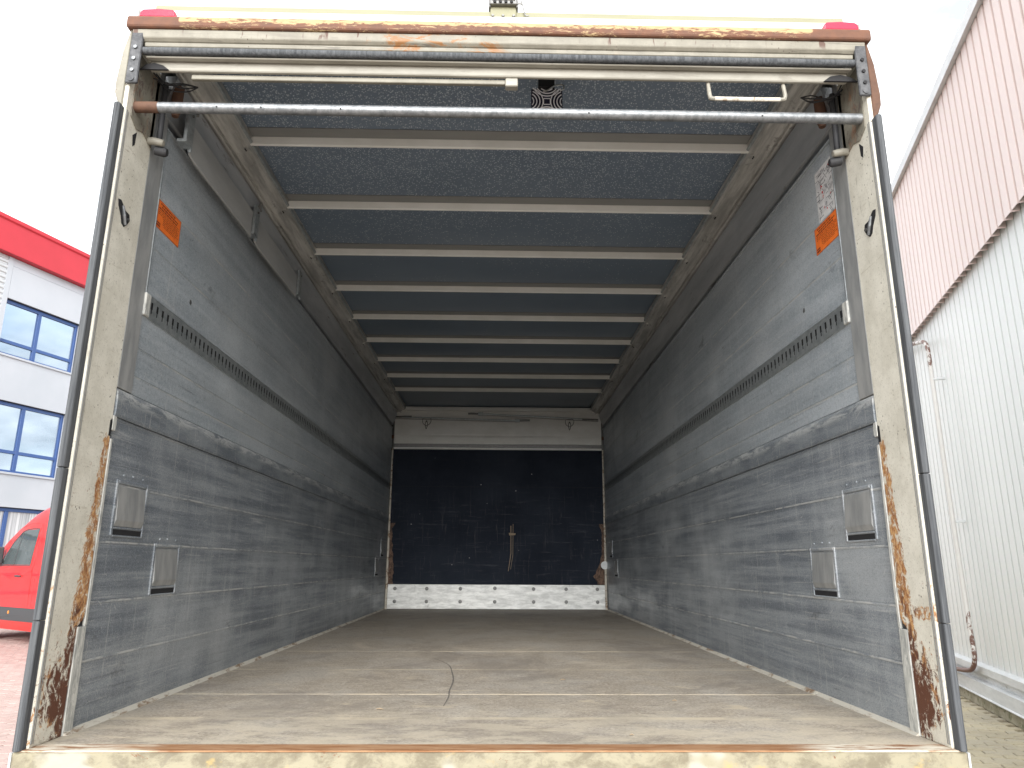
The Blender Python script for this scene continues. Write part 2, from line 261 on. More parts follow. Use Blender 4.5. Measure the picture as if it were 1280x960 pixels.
t = T('joint_sand_ground'); a = t.noise((1.2, 1.2, 1.2), 6, .65); f = t.noise((40, 40, 40), 4, .7); c = t.mix(t.rng(a, .3, .7), (.33, .285, .25), (.42, .37, .33)); c = t.mix(t.rng(f, .5, .7, 0, .3), c, (.24, .21, .18)); MT['ground'] = t.out(c, .9)
t = T('white_cladding'); a = t.noise((.6, .6, .25), 5, .6); c = t.mix(t.rng(a, .3, .7), (.66, .685, .675), (.71, .73, .72)); MT['clad'] = t.out(c, .4)
t = T('pale_pink_cladding'); a = t.noise((.6, .6, .25), 5, .6); c = t.mix(t.rng(a, .3, .7), (.68, .575, .545), (.73, .62, .59)); MT['cladp'] = t.out(c, .42)
t = T('light_flashing'); a = t.noise((3, 3, 12), 5, .65); c = t.mix(t.rng(a, .3, .7), (.54, .56, .57), (.66, .68, .69)); MT['flash'] = t.out(c, .45, .1)
t = T('mossy_concrete'); a = t.noise((7, 7, 9), 6, .7); c = t.mix(t.rng(a, .3, .7), (.24, .22, .15), (.40, .37, .28)); b = t.noise((9, 9, 14), 5, .7, 0, (3, 3, 3)); c = t.mix(t.rng(b, .52, .66, 0, .8), c, (.13, .135, .055)); t.bump(a, .4, .01); MT['plinth'] = t.out(c, .9)
t = T('white_pipe_flaking'); x, y, z = t.xyz; a = t.noise((16, 16, 9), 6, .75, .4); lo = t.ma('MAXIMUM', t.rng(z, .5, -.5, 0, .9), t.rng(z, 2.2, 3.2, 0, .7)); f = t.rng(t.ma('ADD', t.ma('MULTIPLY', a, .9), t.ma('MULTIPLY', lo, .32)), .64, .70)
f = t.ma('MAXIMUM', f, t.rng(z, -.50, -.62)); c = t.mix(f, (.62, .61, .59), (.15, .075, .058)); MT['downpipe'] = t.out(c, .55)
t = T('white_facade_panel'); a = t.noise((.5, .5, .5), 4, .6); c = t.mix(t.rng(a, .3, .7), (.40, .43, .47), (.45, .475, .515)); MT['facade'] = t.out(c, .45)
t = T('ribbed_silver_cladding'); MT['ribbed'] = t.out((.52, .535, .55), .4, .3)
t = T('red_fascia'); a = t.noise((.7, .7, .7), 4, .6); c = t.mix(t.rng(a, .3, .7), (.44, .016, .028), (.50, .02, .036)); MT['fascia'] = t.out(c, .45)
t = T('blue_window_frame'); MT['blue'] = t.out((.035, .085, .25), .35)
t = T('coated_glass'); MT['glass'] = t.out((.50, .58, .66), .02, .92)
t = T('pale_curtain'); a = t.noise((22, 22, .4), 3); c = t.mix(t.rng(a, .35, .65), (.30, .31, .33), (.6, .61, .63)); MT['curtain'] = t.out(c, .8)
t = T('dark_interior'); MT['inside'] = t.out((.03, .032, .036), .8)
t = T('red_van_paint'); MT['van'] = t.out((.62, .008, .007), .28, 0, .5, **{'Coat Weight': .6, 'Coat Roughness': .05})
t = T('van_grey_plastic'); MT['vplast'] = t.out((.055, .058, .062), .6)
t = T('van_glass'); MT['vglass'] = t.out((.10, .125, .13), .03, .35, .9)
t = T('orange_reflector'); MT['amber'] = t.out((.8, .25, .03), .3)
t = T('tyre_rubber'); MT['tyre'] = t.out((.02, .02, .021), .8)
t = T('wheel_silver'); MT['rim'] = t.out((.4, .4, .41), .4, .7)

# ------------------------------------------------------------------ mesh helper
class MB:
    def __init__(s): s.v = []; s.f = []
    def box(s, x0, x1, y0, y1, z0, z1):
        n = len(s.v); s.v += [(x, y, z) for z in (z0, z1) for y in (y0, y1) for x in (x0, x1)]
        s.f += [tuple(n+i for i in q) for q in ((0, 2, 3, 1), (4, 5, 7, 6), (0, 1, 5, 4), (2, 6, 7, 3), (0, 4, 6, 2), (1, 3, 7, 5))]; return s
    def prism(s, poly, ax, a, b):
        """extrude a 2d outline along axis ax: x -> (y,z), y -> (x,z), z -> (x,y)"""
        n = len(s.v); k = len(poly)
        def P(p, t): return {'x': (t, p[0], p[1]), 'y': (p[0], t, p[1]), 'z': (p[0], p[1], t)}[ax]
        s.v += [P(p, a) for p in poly] + [P(p, b) for p in poly]
        s.f += [tuple(range(n, n+k)), tuple(range(n+2*k-1, n+k-1, -1))]
        s.f += [(n+i, n+k+i, n+k+(i+1) % k, n+(i+1) % k) for i in range(k)]; return s
    def tube(s, pts, r, seg=10, cap=True):
        pts = [Vector(p) for p in pts]; rr = r if isinstance(r, (list, tuple)) else [r]*len(pts); n0 = len(s.v)
        prev = None
        for i, p in enumerate(pts):
            d = (pts[min(i+1, len(pts)-1)]-pts[max(i-1, 0)]).normalized()
            if prev is None: a = d.orthogonal().normalized()
            else: a = (prev - d*prev.dot(d)).normalized()
            prev = a; b = d.cross(a)
            s.v += [tuple(p + (a*math.cos(2*math.pi*k/seg)+b*math.sin(2*math.pi*k/seg))*rr[i]) for k in range(seg)]
        for i in range(len(pts)-1):
            o = n0+i*seg
            s.f += [(o+k, o+(k+1) % seg, o+seg+(k+1) % seg, o+seg+k) for k in range(seg)]
        if cap: s.f += [tuple(n0+seg-1-k for k in range(seg)), tuple(n0+(len(pts)-1)*seg+k for k in range(seg))]
        return s
    def quads(s, v, f): n = len(s.v); s.v += v; s.f += [tuple(n+i for i in q) for q in f]; return s
    def build(s, name, mat, parent=None, bevel=0, smooth=False, seg=1):
        bm = bmesh.new(); vs = [bm.verts.new(v) for v in s.v]
        for f in s.f:
            try: bm.faces.new([vs[i] for i in f])
            except ValueError: pass
        bmesh.ops.recalc_face_normals(bm, faces=bm.faces)
        if bevel:
            es = [e for e in bm.edges if len(e.link_faces) == 2 and e.calc_face_angle(0) > .5]
            bmesh.ops.bevel(bm, geom=es, offset=bevel, segments=seg, affect='EDGES', profile=.5, clamp_overlap=True)
        me = bpy.data.meshes.new(name); bm.to_mesh(me); bm.free()
        if smooth:
            for p in me.polygons: p.use_smooth = True
            try: me.set_sharp_from_angle(angle=R(40))
            except Exception: pass
        return link(name, me, mat, parent)
def link(name, me, mat, parent):
    o = bpy.data.objects.new(name, me); col.objects.link(o)
    if mat and not me.materials: me.materials.append(MT[mat])
    if parent: o.parent = parent
    return o
def empty(name, loc=(0, 0, 0), rz=0):
    o = bpy.data.objects.new(name, None); col.objects.link(o); o.location = loc; o.rotation_euler.z = rz; o.empty_display_size = .3; return o
def tag(o, label=None, cat=None, group=None, kind=None):
    for k, v in (('label', label), ('category', cat), ('group', group), ('kind', kind)):
        if v: o[k] = v
    return o
def box(name, mat, parent, x0, x1, y0, y1, z0, z1, bevel=.002): return MB().box(x0, x1, y0, y1, z0, z1).build(name, mat, parent, bevel)

GZ = -1.0                                    # ground level below the load floor
AZ = R(17.2)                                 # the yard's grid is turned against the truck
DV = Vector((math.sin(AZ), math.cos(AZ), 0)); NV = Vector((math.cos(AZ), -math.sin(AZ), 0))
def site(a, b, z=0): return NV*a + DV*b + Vector((0, 0, z))

# ================================================================== GROUND
ground = MB().quads([(-500, -400, GZ-.03), (500, -400, GZ-.03), (500, 700, GZ-.03), (-500, 700, GZ-.03)], [(0, 1, 2, 3)]).build('paved_ground', 'ground')
tag(ground, kind='structure'); 
PL, PW, ZA, GAP = .225, .1125, .024, .008
def paver_outline():
    xs = [0, .056, .112, .169, .225]; zz = [0, ZA, 0, ZA, 0]
    up = [(x, z + PW - GAP) for x, z in zip(xs, zz)]; lo = [(x, z) for x, z in zip(xs, zz)]
    lo = [(max(GAP/2, min(PL-GAP/2, x)), z) for x, z in lo]; up = [(max(GAP/2, min(PL-GAP/2, x)), z) for x, z in up]
    return lo + up[::-1]
OUT = paver_outline()
def paver_mesh():
    b = MB(); n = len(OUT); cx = PL/2; cyy = PW/2+ZA/2
    b.v = [(x-cx, y-cyy, 0) for x, y in OUT] + [((x-cx), (y-cyy), .0245) for x, y in OUT] + [((x-cx)*.96, (y-cyy)*.93, .03) for x, y in OUT]
    b.f = [(i, (i+1) % n, n+(i+1) % n, n+i) for i in range(n)] + [(n+i, n+(i+1) % n, 2*n+(i+1) % n, 2*n+i) for i in range(n)]
    # top surface as four quads
    b.f += [tuple(2*n+k for k in (i, i+1, n-2-i, n-1-i)) for i in range(4)]
    return b
PB = paver_mesh()
tmp = PB.build('paver', None); pm = {}
for k in ('pave_pink', 'pave_buff'):
    me = tmp.data.copy(); me.materials.append(MT[k]); pm[k] = me
bpy.data.objects.remove(tmp)
cells = []
rw = Matrix((r2, u2, fwd))
def px(P):
    d = rw @ (P-CAM)
    return (640+905.6*d.x/d.z, 480-905.6*d.y/d.z, d.z) if d.z > .1 else (-999, -999, -1)
for j in range(-10, 175):
    for i in range(-70, 16):
        b_ = j*PW + PW/2 + ZA/2; a_ = (i + (.5 if j % 2 else 0))*PL + PL/2
        if a_ > 3.24: continue
        P = site(a_, b_, GZ-.03)
        if -1.9 < P.x < 1.9 and P.y > -2: continue           # hidden beneath the truck
        u_, v_, dz = px(P)
        if dz < 0 or u_ < -160 or u_ > 1440 or v_ > 1150: continue
        vis = (-15 < u_ < 78 - (v_-790)*.3 and 780 < v_ < 975) or (1185 < u_ < 1295 and 850 < v_ < 975)
        cells.append((not vis, dz, a_, b_, P))
cells.sort(key=lambda c: (c[0], c[1]))
rest = {'pave_pink': MB(), 'pave_buff': MB()}
for n, (hid, dz, a_, b_, P) in enumerate(cells):
    kind = 'pave_buff' if P.x > 0 else 'pave_pink'
    tz = random.uniform(-.0025, .0025)
    if n < 300:
        o = link('paver', pm[kind], None, ground); o.location = P + Vector((0, 0, tz)); o.rotation_euler = (random.uniform(-.01, .01), random.uniform(-.01, .01), -AZ)
    else:
        rest[kind].quads([tuple(P + NV*v[0] + DV*v[1] + Vector((0, 0, v[2]+tz))) for v in PB.v], PB.f)
bed = MB(); t = T('dark_joint_sand'); f = t.noise((40, 40, 40), 4, .7); MT['bed'] = t.out(t.mix(f, (.06, .05, .042), (.12, .10, .08)), .95)
for (hid, dz, a_, b_, P) in cells:
    bed.quads([tuple(P + NV*u_*PL*.5 + DV*v_*PW*.5 + Vector((0, 0, .004))) for u_, v_ in ((-1, -1), (1, -1), (1, 1), (-1, 1))], [(0, 1, 2, 3)])
me = bpy.data.meshes.new('joint_bed'); me.from_pydata(bed.v, [], bed.f); o = link('joint_bed', me, 'bed', ground); o['kind'] = 'stuff'
for k, b in rest.items():
    me = bpy.data.meshes.new('pavers'); me.from_pydata(b.v, [], b.f); me.update()
    o = link('paver_field', me, k, ground); o['kind'] = 'stuff'

# ================================================================== TRUCK
tr = empty('box_truck', (0, 0, GZ))
tag(tr, 'empty open truck box with grey aluminium walls, worn floor and rusty cream frame', 'truck')
# every part mesh below is built with z = 0 at the load floor; the root stands on the ground, so parts are lifted by -GZ
def P_(o):
    if o.parent is tr: o.location.z = -GZ
    return o
def tbox(name, mat, x0, x1, y0, y1, z0, z1, bevel=.002, parent=None): return P_(box(name, mat, parent or tr, min(x0, x1), max(x0, x1), y0, y1, z0, z1, bevel))
def tb(mb, name, mat, parent=None, bevel=0, smooth=False, seg=1): return P_(mb.build(name, mat, parent or tr, bevel, smooth, seg))
W, LEN, CZ = 1.26, 6.40, 2.335

# ---- floor
edges = [.055, .866, 2.30, 3.73, 5.16, LEN+.02]
for a, b in zip(edges, edges[1:]): tbox('floor_board', 'floor', -1.262, 1.262, a+.0015, b-.0015, -.03, 0, .0015)
tbox('floor_frame', 'steel', -1.25, 1.25, .02, LEN, -.18, -.032, 0)
# dark curved drag mark on the boards
pts = [(-.33, 1.98), (-.24, 1.72), (-.205, 1.45), (-.185, 1.2), (-.185, .95), (-.18, .80), (-.186, .62)]
def cr(ps, n=6):
    o = []
    for i in range(len(ps)-1):
        p0, p1, p2, p3 = ps[max(i-1, 0)], ps[i], ps[i+1], ps[min(i+2, len(ps)-1)]
        for k in range(n):
            u = k/n; o.append(tuple(.5*((2*p1[d])+(-p0[d]+p2[d])*u+(2*p0[d]-5*p1[d]+4*p2[d]-p3[d])*u*u+(-p0[d]+3*p1[d]-3*p2[d]+p3[d])*u**3) for d in range(len(p1))))
    return o+[ps[-1]]
cp = cr(pts); mb = MB(); vv = []
for i, (x, y) in enumerate(cp):
    wd = (.0022*math.sin(math.pi*(i+1)/(len(cp)+1))+.0012)*random.uniform(.7, 1.2); vv += [(x-wd, y, .0012), (x+wd, y, .0012)]
t = T('drag_mark'); MT['mark'] = t.out((.16, .145, .13), .7)
tb(mb.quads(vv, [(2*i, 2*i+1, 2*i+3, 2*i+2) for i in range(len(cp)-1)]), 'drag_mark', 'mark')
# loose chips of wood lying on the boards
for (x, y, l, a) in ((.29, 1.22, .03, .5), (-.40, .55, .03, -.3), (.66, .72, .02, .2), (.40, .16, .012, 0)):
    c_, s_ = math.cos(a)*l/2, math.sin(a)*l/2
    tb(MB().tube([(x-c_, y-s_, .003), (x, y+.002, .005), (x+c_, y+s_, .003)], [.001, .0022, .0008], 5), 'wood_chip', random.choice(['tan', 'tan', 'steel']))
# ---- sill
sill = tb(MB().box(-1.285, 1.285, -.02, .053, -.16, -.003), 'rear_sill', 'sillface', bevel=.004)
tbox('sill_top_strip', 'silltop', -1.272, 1.272, -.0195, .0535, -.0028, .0015, .001)
for s in (-1, 1):
    tbox('sill_end_cap', 'flash', s*1.2852, s*1.291, -.021, .05, -.16, -.004, .002)
    # worn cream angle along wall foot, broken into lengths
    y = .16
    while y < LEN-.1:
        l = min(random.uniform(.5, 1.1), LEN-y-.01)
        tb(MB().prism([(s*1.2615, 0), (s*(1.2615-.016-random.uniform(0, .005)), 0), (s*(1.2615-.013), .005), (s*1.256, .010), (s*1.2615, .012)], 'y', y, y+l-.004), 'edge_angle', 'edge')
        y += l
# ---- side walls
LOW = [.003, .200, .372, .557, .742, .952]; UP = [1.048, 1.115, 1.215, 1.338, 1.418, 1.60, 1.80, 2.068]
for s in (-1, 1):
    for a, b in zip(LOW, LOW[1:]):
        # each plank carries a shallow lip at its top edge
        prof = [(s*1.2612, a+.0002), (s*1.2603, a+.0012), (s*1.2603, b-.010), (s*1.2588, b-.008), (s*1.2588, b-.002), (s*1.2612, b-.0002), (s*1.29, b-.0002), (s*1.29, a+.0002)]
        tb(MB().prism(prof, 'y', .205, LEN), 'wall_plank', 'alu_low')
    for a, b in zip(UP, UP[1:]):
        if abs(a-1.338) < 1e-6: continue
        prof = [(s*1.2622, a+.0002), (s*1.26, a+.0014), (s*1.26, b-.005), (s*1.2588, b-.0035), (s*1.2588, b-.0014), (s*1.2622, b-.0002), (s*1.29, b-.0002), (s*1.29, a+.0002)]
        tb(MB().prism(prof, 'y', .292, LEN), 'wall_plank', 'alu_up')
    tb(MB().prism([(s*1.2525, .955), (s*1.2505, .962), (s*1.2505, 1.012), (s*1.2525, 1.032), (s*1.258, 1.046), (s*1.29, 1.046), (s*1.29, .953), (s*1.2535, .953)], 'y', .195, LEN), 'rub_plank', 'alu_mid')
    # plain jamb liner beside the post
    tbox('jamb_liner', 'liner', s*1.2565, s*1.29, .192, .290, 1.05, 2.30, .0015)
    tbox('liner_edge_bead', 'galv', s*1.2545, s*1.26, .2905, .2965, 1.42, 2.068, .001)
    # slotted lashing rail: strip with keyhole slots cut through
    mb = MB(); y0, y1, z0, z1 = .325, LEN-.04, 1.338, 1.418; n = int((y1-y0)/.0435); X = s*1.2555
    za, zb, zc, zd = 1.358, 1.364, 1.400, 1.406
    for k in range(n):
        a = y0+k*.0435; b = a+.0435; h0 = a+.014; h1 = a+.0285; h2 = a+.018; h3 = a+.0245
        rows = [(z0, za), (za, zc)]
        q = lambda ya, yb, z_a, z_b: mb.quads([(X, ya, z_a), (X, yb, z_a), (X, yb, z_b), (X, ya, z_b)], [(0, 1, 2, 3)])
        q(a, b, z0, za); q(a, b, zc, z1); q(a, h0, za, zc); q(h1, b, za, zc)
        q(h0, h2, za, 1.374); q(h3, h1, za, 1.374)          # narrow lower half of the keyhole
    rail = tb(mb, 'lashing_rail', 'galv')
    for z_ in (z0-.004, z1-.001):
        MB().prism([(s*1.2615, z_), (s*1.2550, z_+.001), (s*1.2550, z_+.004), (s*1.2615, z_+.005)], 'y', y0, y1).build('rail_lip', 'galv', rail)
    box('rail_back', 'void', rail, min(s*1.285, s*1.2585), max(s*1.285, s*1.2585), y0, y1, z0, z1, 0)
    box('rail_end_cap', 'flange', rail, min(s*1.26, s*1.250), max(s*1.26, s*1.250), .288, .326, 1.336, 1.420, .003)
    # recessed lashing pockets with flaps, two at the rear and two at the front
    for (yc, zc_) in ((.385, .665), (.708, .466), (6.02, .665), (5.70, .466)):
        hw, h0, h1 = .098, zc_-.092, zc_+.078
        fr = MB(); xi, xo = s*1.2555, s*1.262
        for (ya, yb, z_a, z_b) in ((yc-hw-.014, yc-hw, h0, h1+.014), (yc+hw, yc+hw+.014, h0, h1+.014), (yc-hw, yc+hw, h1, h1+.014), (yc-hw, yc+hw, h0-.004, h0+.004), (yc-hw, yc+hw, h0+.022, h0+.030)):
            fr.box(min(xi, xo), max(xi, xo), ya, yb, z_a, z_b)
        f = tb(fr, 'lashing_pocket', 'alu_low', bevel=.0025)
        MB().prism([(s*1.2600, h1-.004), (s*1.2575, h1-.010), (s*1.2515, h0+.052), (s*1.2575, h0+.032), (s*1.2612, h0+.032), (s*1.2612, h1-.004)], 'y', yc-hw+.003, yc+hw-.003).build('flap', 'liner', f)
        box('slot', 'void', f, min(s*1.2575, s*1.262), max(s*1.2575, s*1.262), yc-hw+.002, yc+hw-.002, h0+.003, h0+.0215, 0)
        for (yy, zz) in ((yc-hw+.03, h1+.03), (yc-.005, h1+.032), (yc+hw-.03, h1+.03), (yc-hw-.007, zc_), (yc+hw+.007, zc_-.04)):
            MB().tube([(s*1.262, yy, zz), (s*1.2580 if abs(yy-yc) < hw-.001 else s*1.254, yy, zz)], .0035, 7).build('rivet', 'alu_up', f)
    # shadow groove and cove above the wall
    tbox('wall_groove', 'cove', s*1.285, s*1.29, .29, LEN, 2.068, 2.112, 0)
    tb(MB().prism([(s*1.262, 2.0685), (s*1.2545, 2.070), (s*1.2545, 2.0765), (s*1.285, 2.078), (s*1.285, 2.0685)], 'y', .29, LEN), 'ledge_lip', 'alu_up')
    tb(MB().prism([(s*1.264, 2.108), (s*1.252, 2.112), (s*1.208, 2.243), (s*1.212, 2.250), (s*1.29, 2.250), (s*1.29, 2.108)], 'y', .22, LEN), 'cove_panel', 'cove')
    tb(MB().prism([(s*1.212, 2.2505), (s*1.196, 2.246), (s*1.190, 2.250), (s*1.188, 2.258), (s*1.180, 2.258), (s*1.177, 2.252), (s*1.166, 2.256), (s*1.140, 2.276), (s*1.120, 2.282), (s*1.113, 2.296), (s*1.108, 2.3345), (s*1.212, 2.3345)], 'y', .17, LEN), 'ceiling_rail', 'rail')
    tb(MB().tube([(s*1.112, .18, 2.305), (s*1.112, LEN, 2.305)], .009, 8), 'rail_bead', 'galv', smooth=True)
    tbox('wall_skin', 'outer', s*1.291, s*1.30, .05, LEN+.06, -.12, 2.40, .002)
# ---- stored grey boards in brackets on the left wall
for (a, b) in ((.375, 1.125), (1.165, 1.935)):
    pr = [(a, 2.165), (a, 2.06), (a+.03, 2.032), (a+.08, 2.025), (b, 2.032), (b, 2.165)]
    tb(MB().prism(pr, 'x', -1.222, -1.213), 'stowed_board', 'board', bevel=.002)
for y in (.352, 1.145, 1.955):
    br = tb(MB().box(-1.236, -1.198, y-.028, y+.028, 2.045, 2.058).box(-1.212, -1.198, y-.028, y+.028, 2.058, 2.20).box(-1.2125, -1.2, y+.022, y+.030, 2.03, 2.19), 'board_bracket', 'galv', bevel=.0015)
    MB().tube([(-1.198, y, 2.17), (-1.192, y, 2.17)], .006, 8).build('bolt_head', 'steel', br)
for y in (.352, 1.145):
    tbox('bracket_tab', 'dull', -1.215, -1.196, y+.035, y+.05, 2.20, 2.245, .002)
# ---- ceiling
RIB = [.737+.5855*k for k in range(10)]
ce = [.165] + [r-.02 for r in RIB] + [LEN]
for a, b in zip(ce, ce[1:]): tbox('ceiling_panel', 'ceil', -1.20, 1.20, a+.001, b-.001, CZ, CZ+.012, 0)
for r in RIB[:9]:
    rb = tb(MB().prism([(r-.004, CZ-.003), (r-.004, 2.296), (r-.002, 2.2925), (r+.010, 2.2925), (r+.010, 2.296), (r+.002, 2.296), (r+.002, CZ-.003)], 'x', -1.117, 1.117), 'roof_rib', 'cream3', bevel=.0012)
    MB().prism([(r-.072, CZ-.0005), (r-.072, CZ-.004), (r-.005, CZ-.004), (r-.005, CZ-.0005)], 'x', -1.107, 1.107).build('rib_flange', 'dull', rb)
    for s in (-1, 1):
        MB().prism([(r-.008, 2.272), (r+.020, 2.272), (r+.020, 2.281), (r-.008, 2.281)], 'x', s*1.118, s*1.140).build('rib_end', 'rail', rb)
        for dy in (0, .012): MB().tube([(s*1.136, r+dy, 2.278), (s*1.134, r+dy, 2.268)], .0035, 6).build('rivet', 'void', rb)
# ---- front bulkhead
tbox('bulkhead_panel', 'navy', -1.262, 1.262, LEN, LEN+.03, .27, 1.815, 0)
tbox('bulkhead_backing', 'steel', -1.29, 1.29, LEN+.031, LEN+.06, -.1, 2.40, 0)
tbox('panel_joint_shadow', 'void', -1.22, 1.22, LEN-.0012, LEN+.002, 1.376, 1.3785, 0)
kp = tbox('kick_plate', 'kick', -1.245, 1.245, LEN-.012, LEN-.0005, .004, .272, .003)
for k, x in enumerate((-1.15, -.79, -.41, -.02, .42, .79, 1.146)):
    for z in ((.225, .085) if k != 3 else (.232, .085)):
        MB().tube([(x, LEN-.012, z), (x, LEN-.019, z), (x, LEN-.021, z)], [.021, .019, .010], 10).build('bolt', 'steel', kp)
tbox('panel_top_trim', 'cream3', -1.235, 1.235, LEN-.02, LEN+.02, 1.815, 1.838, .003)
tbox('trim_recess', 'steel', -1.235, 1.235, LEN+.005, LEN+.03, 1.839, 1.884, 0)
fp = tb(MB().prism([(LEN-.012, 1.884), (LEN-.014, 1.96), (LEN-.009, 1.985), (LEN-.012, 2.0), (LEN-.008, 2.28), (LEN+.03, 2.28), (LEN+.03, 1.884)], 'x', -1.235, 1.235), 'front_header_panel', 'cream3', bevel=.002)
tb(MB().prism([(LEN-.05, 2.325), (LEN-.055, 2.29), (LEN-.045, 2.278), (LEN-.01, 2.278), (LEN-.01, 2.325)], 'x', -1.12, 1.12), 'front_ceiling_trim', 'cream3', bevel=.003)
for s in (-1, 1):
    tb(MB().tube([(s*1.11, LEN-.05, 2.292), (s*1.16, LEN-.05, 2.27), (s*1.235, LEN-.05, 2.235)], .014, 8), 'trim_elbow', 'cream3', smooth=True)
    x = s*.855
    hk = tb(MB().prism([(x-.046, 2.185), (x+.046, 2.185), (x+.042, 2.13), (x+.02, 2.105), (x-.02, 2.105), (x-.042, 2.13)], 'y', LEN-.020, LEN-.011), 'hook_plate', 'cream3', bevel=.003)
    MB().tube([(x, LEN-.02, 2.15), (x, LEN-.035, 2.15)], .010, 8).build('hook_pin', 'steel', hk)
    MB().tube(cr([(x, LEN-.034, 2.155), (x-.014, LEN-.036, 2.12), (x-.002, LEN-.036, 2.055), (x+.014, LEN-.036, 2.115), (x+.004, LEN-.034, 2.15)]), .004, 6).build('hook_ring', 'steel', hk)
    MB().tube(cr([(x-.046, LEN-.022, 2.186), (x+.046, LEN-.022, 2.186), (x+.044, LEN-.022, 2.13), (x, LEN-.022, 2.098), (x-.044, LEN-.022, 2.13), (x-.046, LEN-.022, 2.186)], 3), .0035, 5).build('hook_outline', 'steel', hk)
    # corner trim, bright upper half and torn board beside it
    tb(MB().tube([(s*1.245, LEN-.02, .0), (s*1.245, LEN-.02, .27), (s*1.246, LEN-.016, .95), (s*1.246, LEN-.016, 1.82)], [.014, .014, .011, .009], 8), 'corner_trim', 'edge', smooth=True)
    tb(MB().tube([(s*1.245, LEN-.02, 1.84), (s*1.245, LEN-.02, 2.28)], .007, 6), 'corner_rod', 'steel')
    for z in (2.19, 1.96): tb(MB().tube([(s*1.25, LEN-.02, z-.02), (s*1.25, LEN-.02, z+.02)], .014, 8), 'corner_knuckle', 'rust')
    ol = []; N_ = 22
    for k in range(N_+1):
        z = .275+.68*k/N_; u = k/N_
        base = (.105*math.exp(-((u-.14)/.2)**2)+.03) if s > 0 else .05*(1-u)+.022
        if u > .95: base = .06
        ol.append((s*(1.238-base*random.uniform(.75, 1.1)), z))
    tb(MB().prism([(s*1.25, .275)]+ol+[(s*1.25, .955)], 'y', LEN-.007, LEN-.0004), 'torn_board_edge', 'torn')
tb(MB().tube([(1.232, LEN-.05, .49), (1.232, LEN-.03, .49)], [.045, .038], 14), 'pale_disc', 'flash')
# tie rods across the header panel
for (xa, za, xb, zb, hx) in ((-1.225, 2.200, .20, 2.168, .20), (1.20, 2.185, -.18, 2.245, -.28)):
    rd = tb(MB().tube([(xa, LEN-.03, za), (xb, LEN-.03, zb)], .0075, 8), 'tie_rod', 'galv')
    MB().tube([(xa, LEN-.034, za-.022), (xb, LEN-.034, zb-.016)], .0035, 6).build('tie_cable', 'steel', rd)
    d = 1 if xa < xb else -1
    MB().box(min(xb, xb+d*.06), max(xb, xb+d*.06), LEN-.04, LEN-.02, zb-.022, zb+.02).build('rod_clevis', 'galv', rd, .003)
    MB().tube([(xb+d*.06, LEN-.03, zb), (xb+d*.18, LEN-.03, zb+.002)], .012, 8).build('rod_end', 'steel', rd)
    MB().tube([(xa, LEN-.03, za), (xa+d*.19, LEN-.03, za+.004)], .011, 8).build('rod_sleeve', 'steel', rd)
# scrape on the navy panel
tb(MB().quads([(.155, LEN-.001, .93), (.163, LEN-.001, .93), (.165, LEN-.001, .62), (.135, LEN-.001, .42), (.128, LEN-.001, .42), (.157, LEN-.001, .62)], [(0, 1, 2, 5), (5, 2, 3, 4)]), 'wall_scrape', 'tan')
tb(MB().quads([(.182, LEN-.001, .95), (.187, LEN-.001, .95), (.185, LEN-.001, .60), (.160, LEN-.001, .44), (.156, LEN-.001, .44), (.180, LEN-.001, .60)], [(0, 1, 2, 5), (5, 2, 3, 4)]), 'wall_scrape', 'tan')
tb(MB().quads([(.135, LEN-.0012, .85), (.215, LEN-.0012, .845), (.21, LEN-.0012, .825), (.14, LEN-.0012, .82)], [(0, 1, 2, 3)]), 'wall_scrape', 'tan')

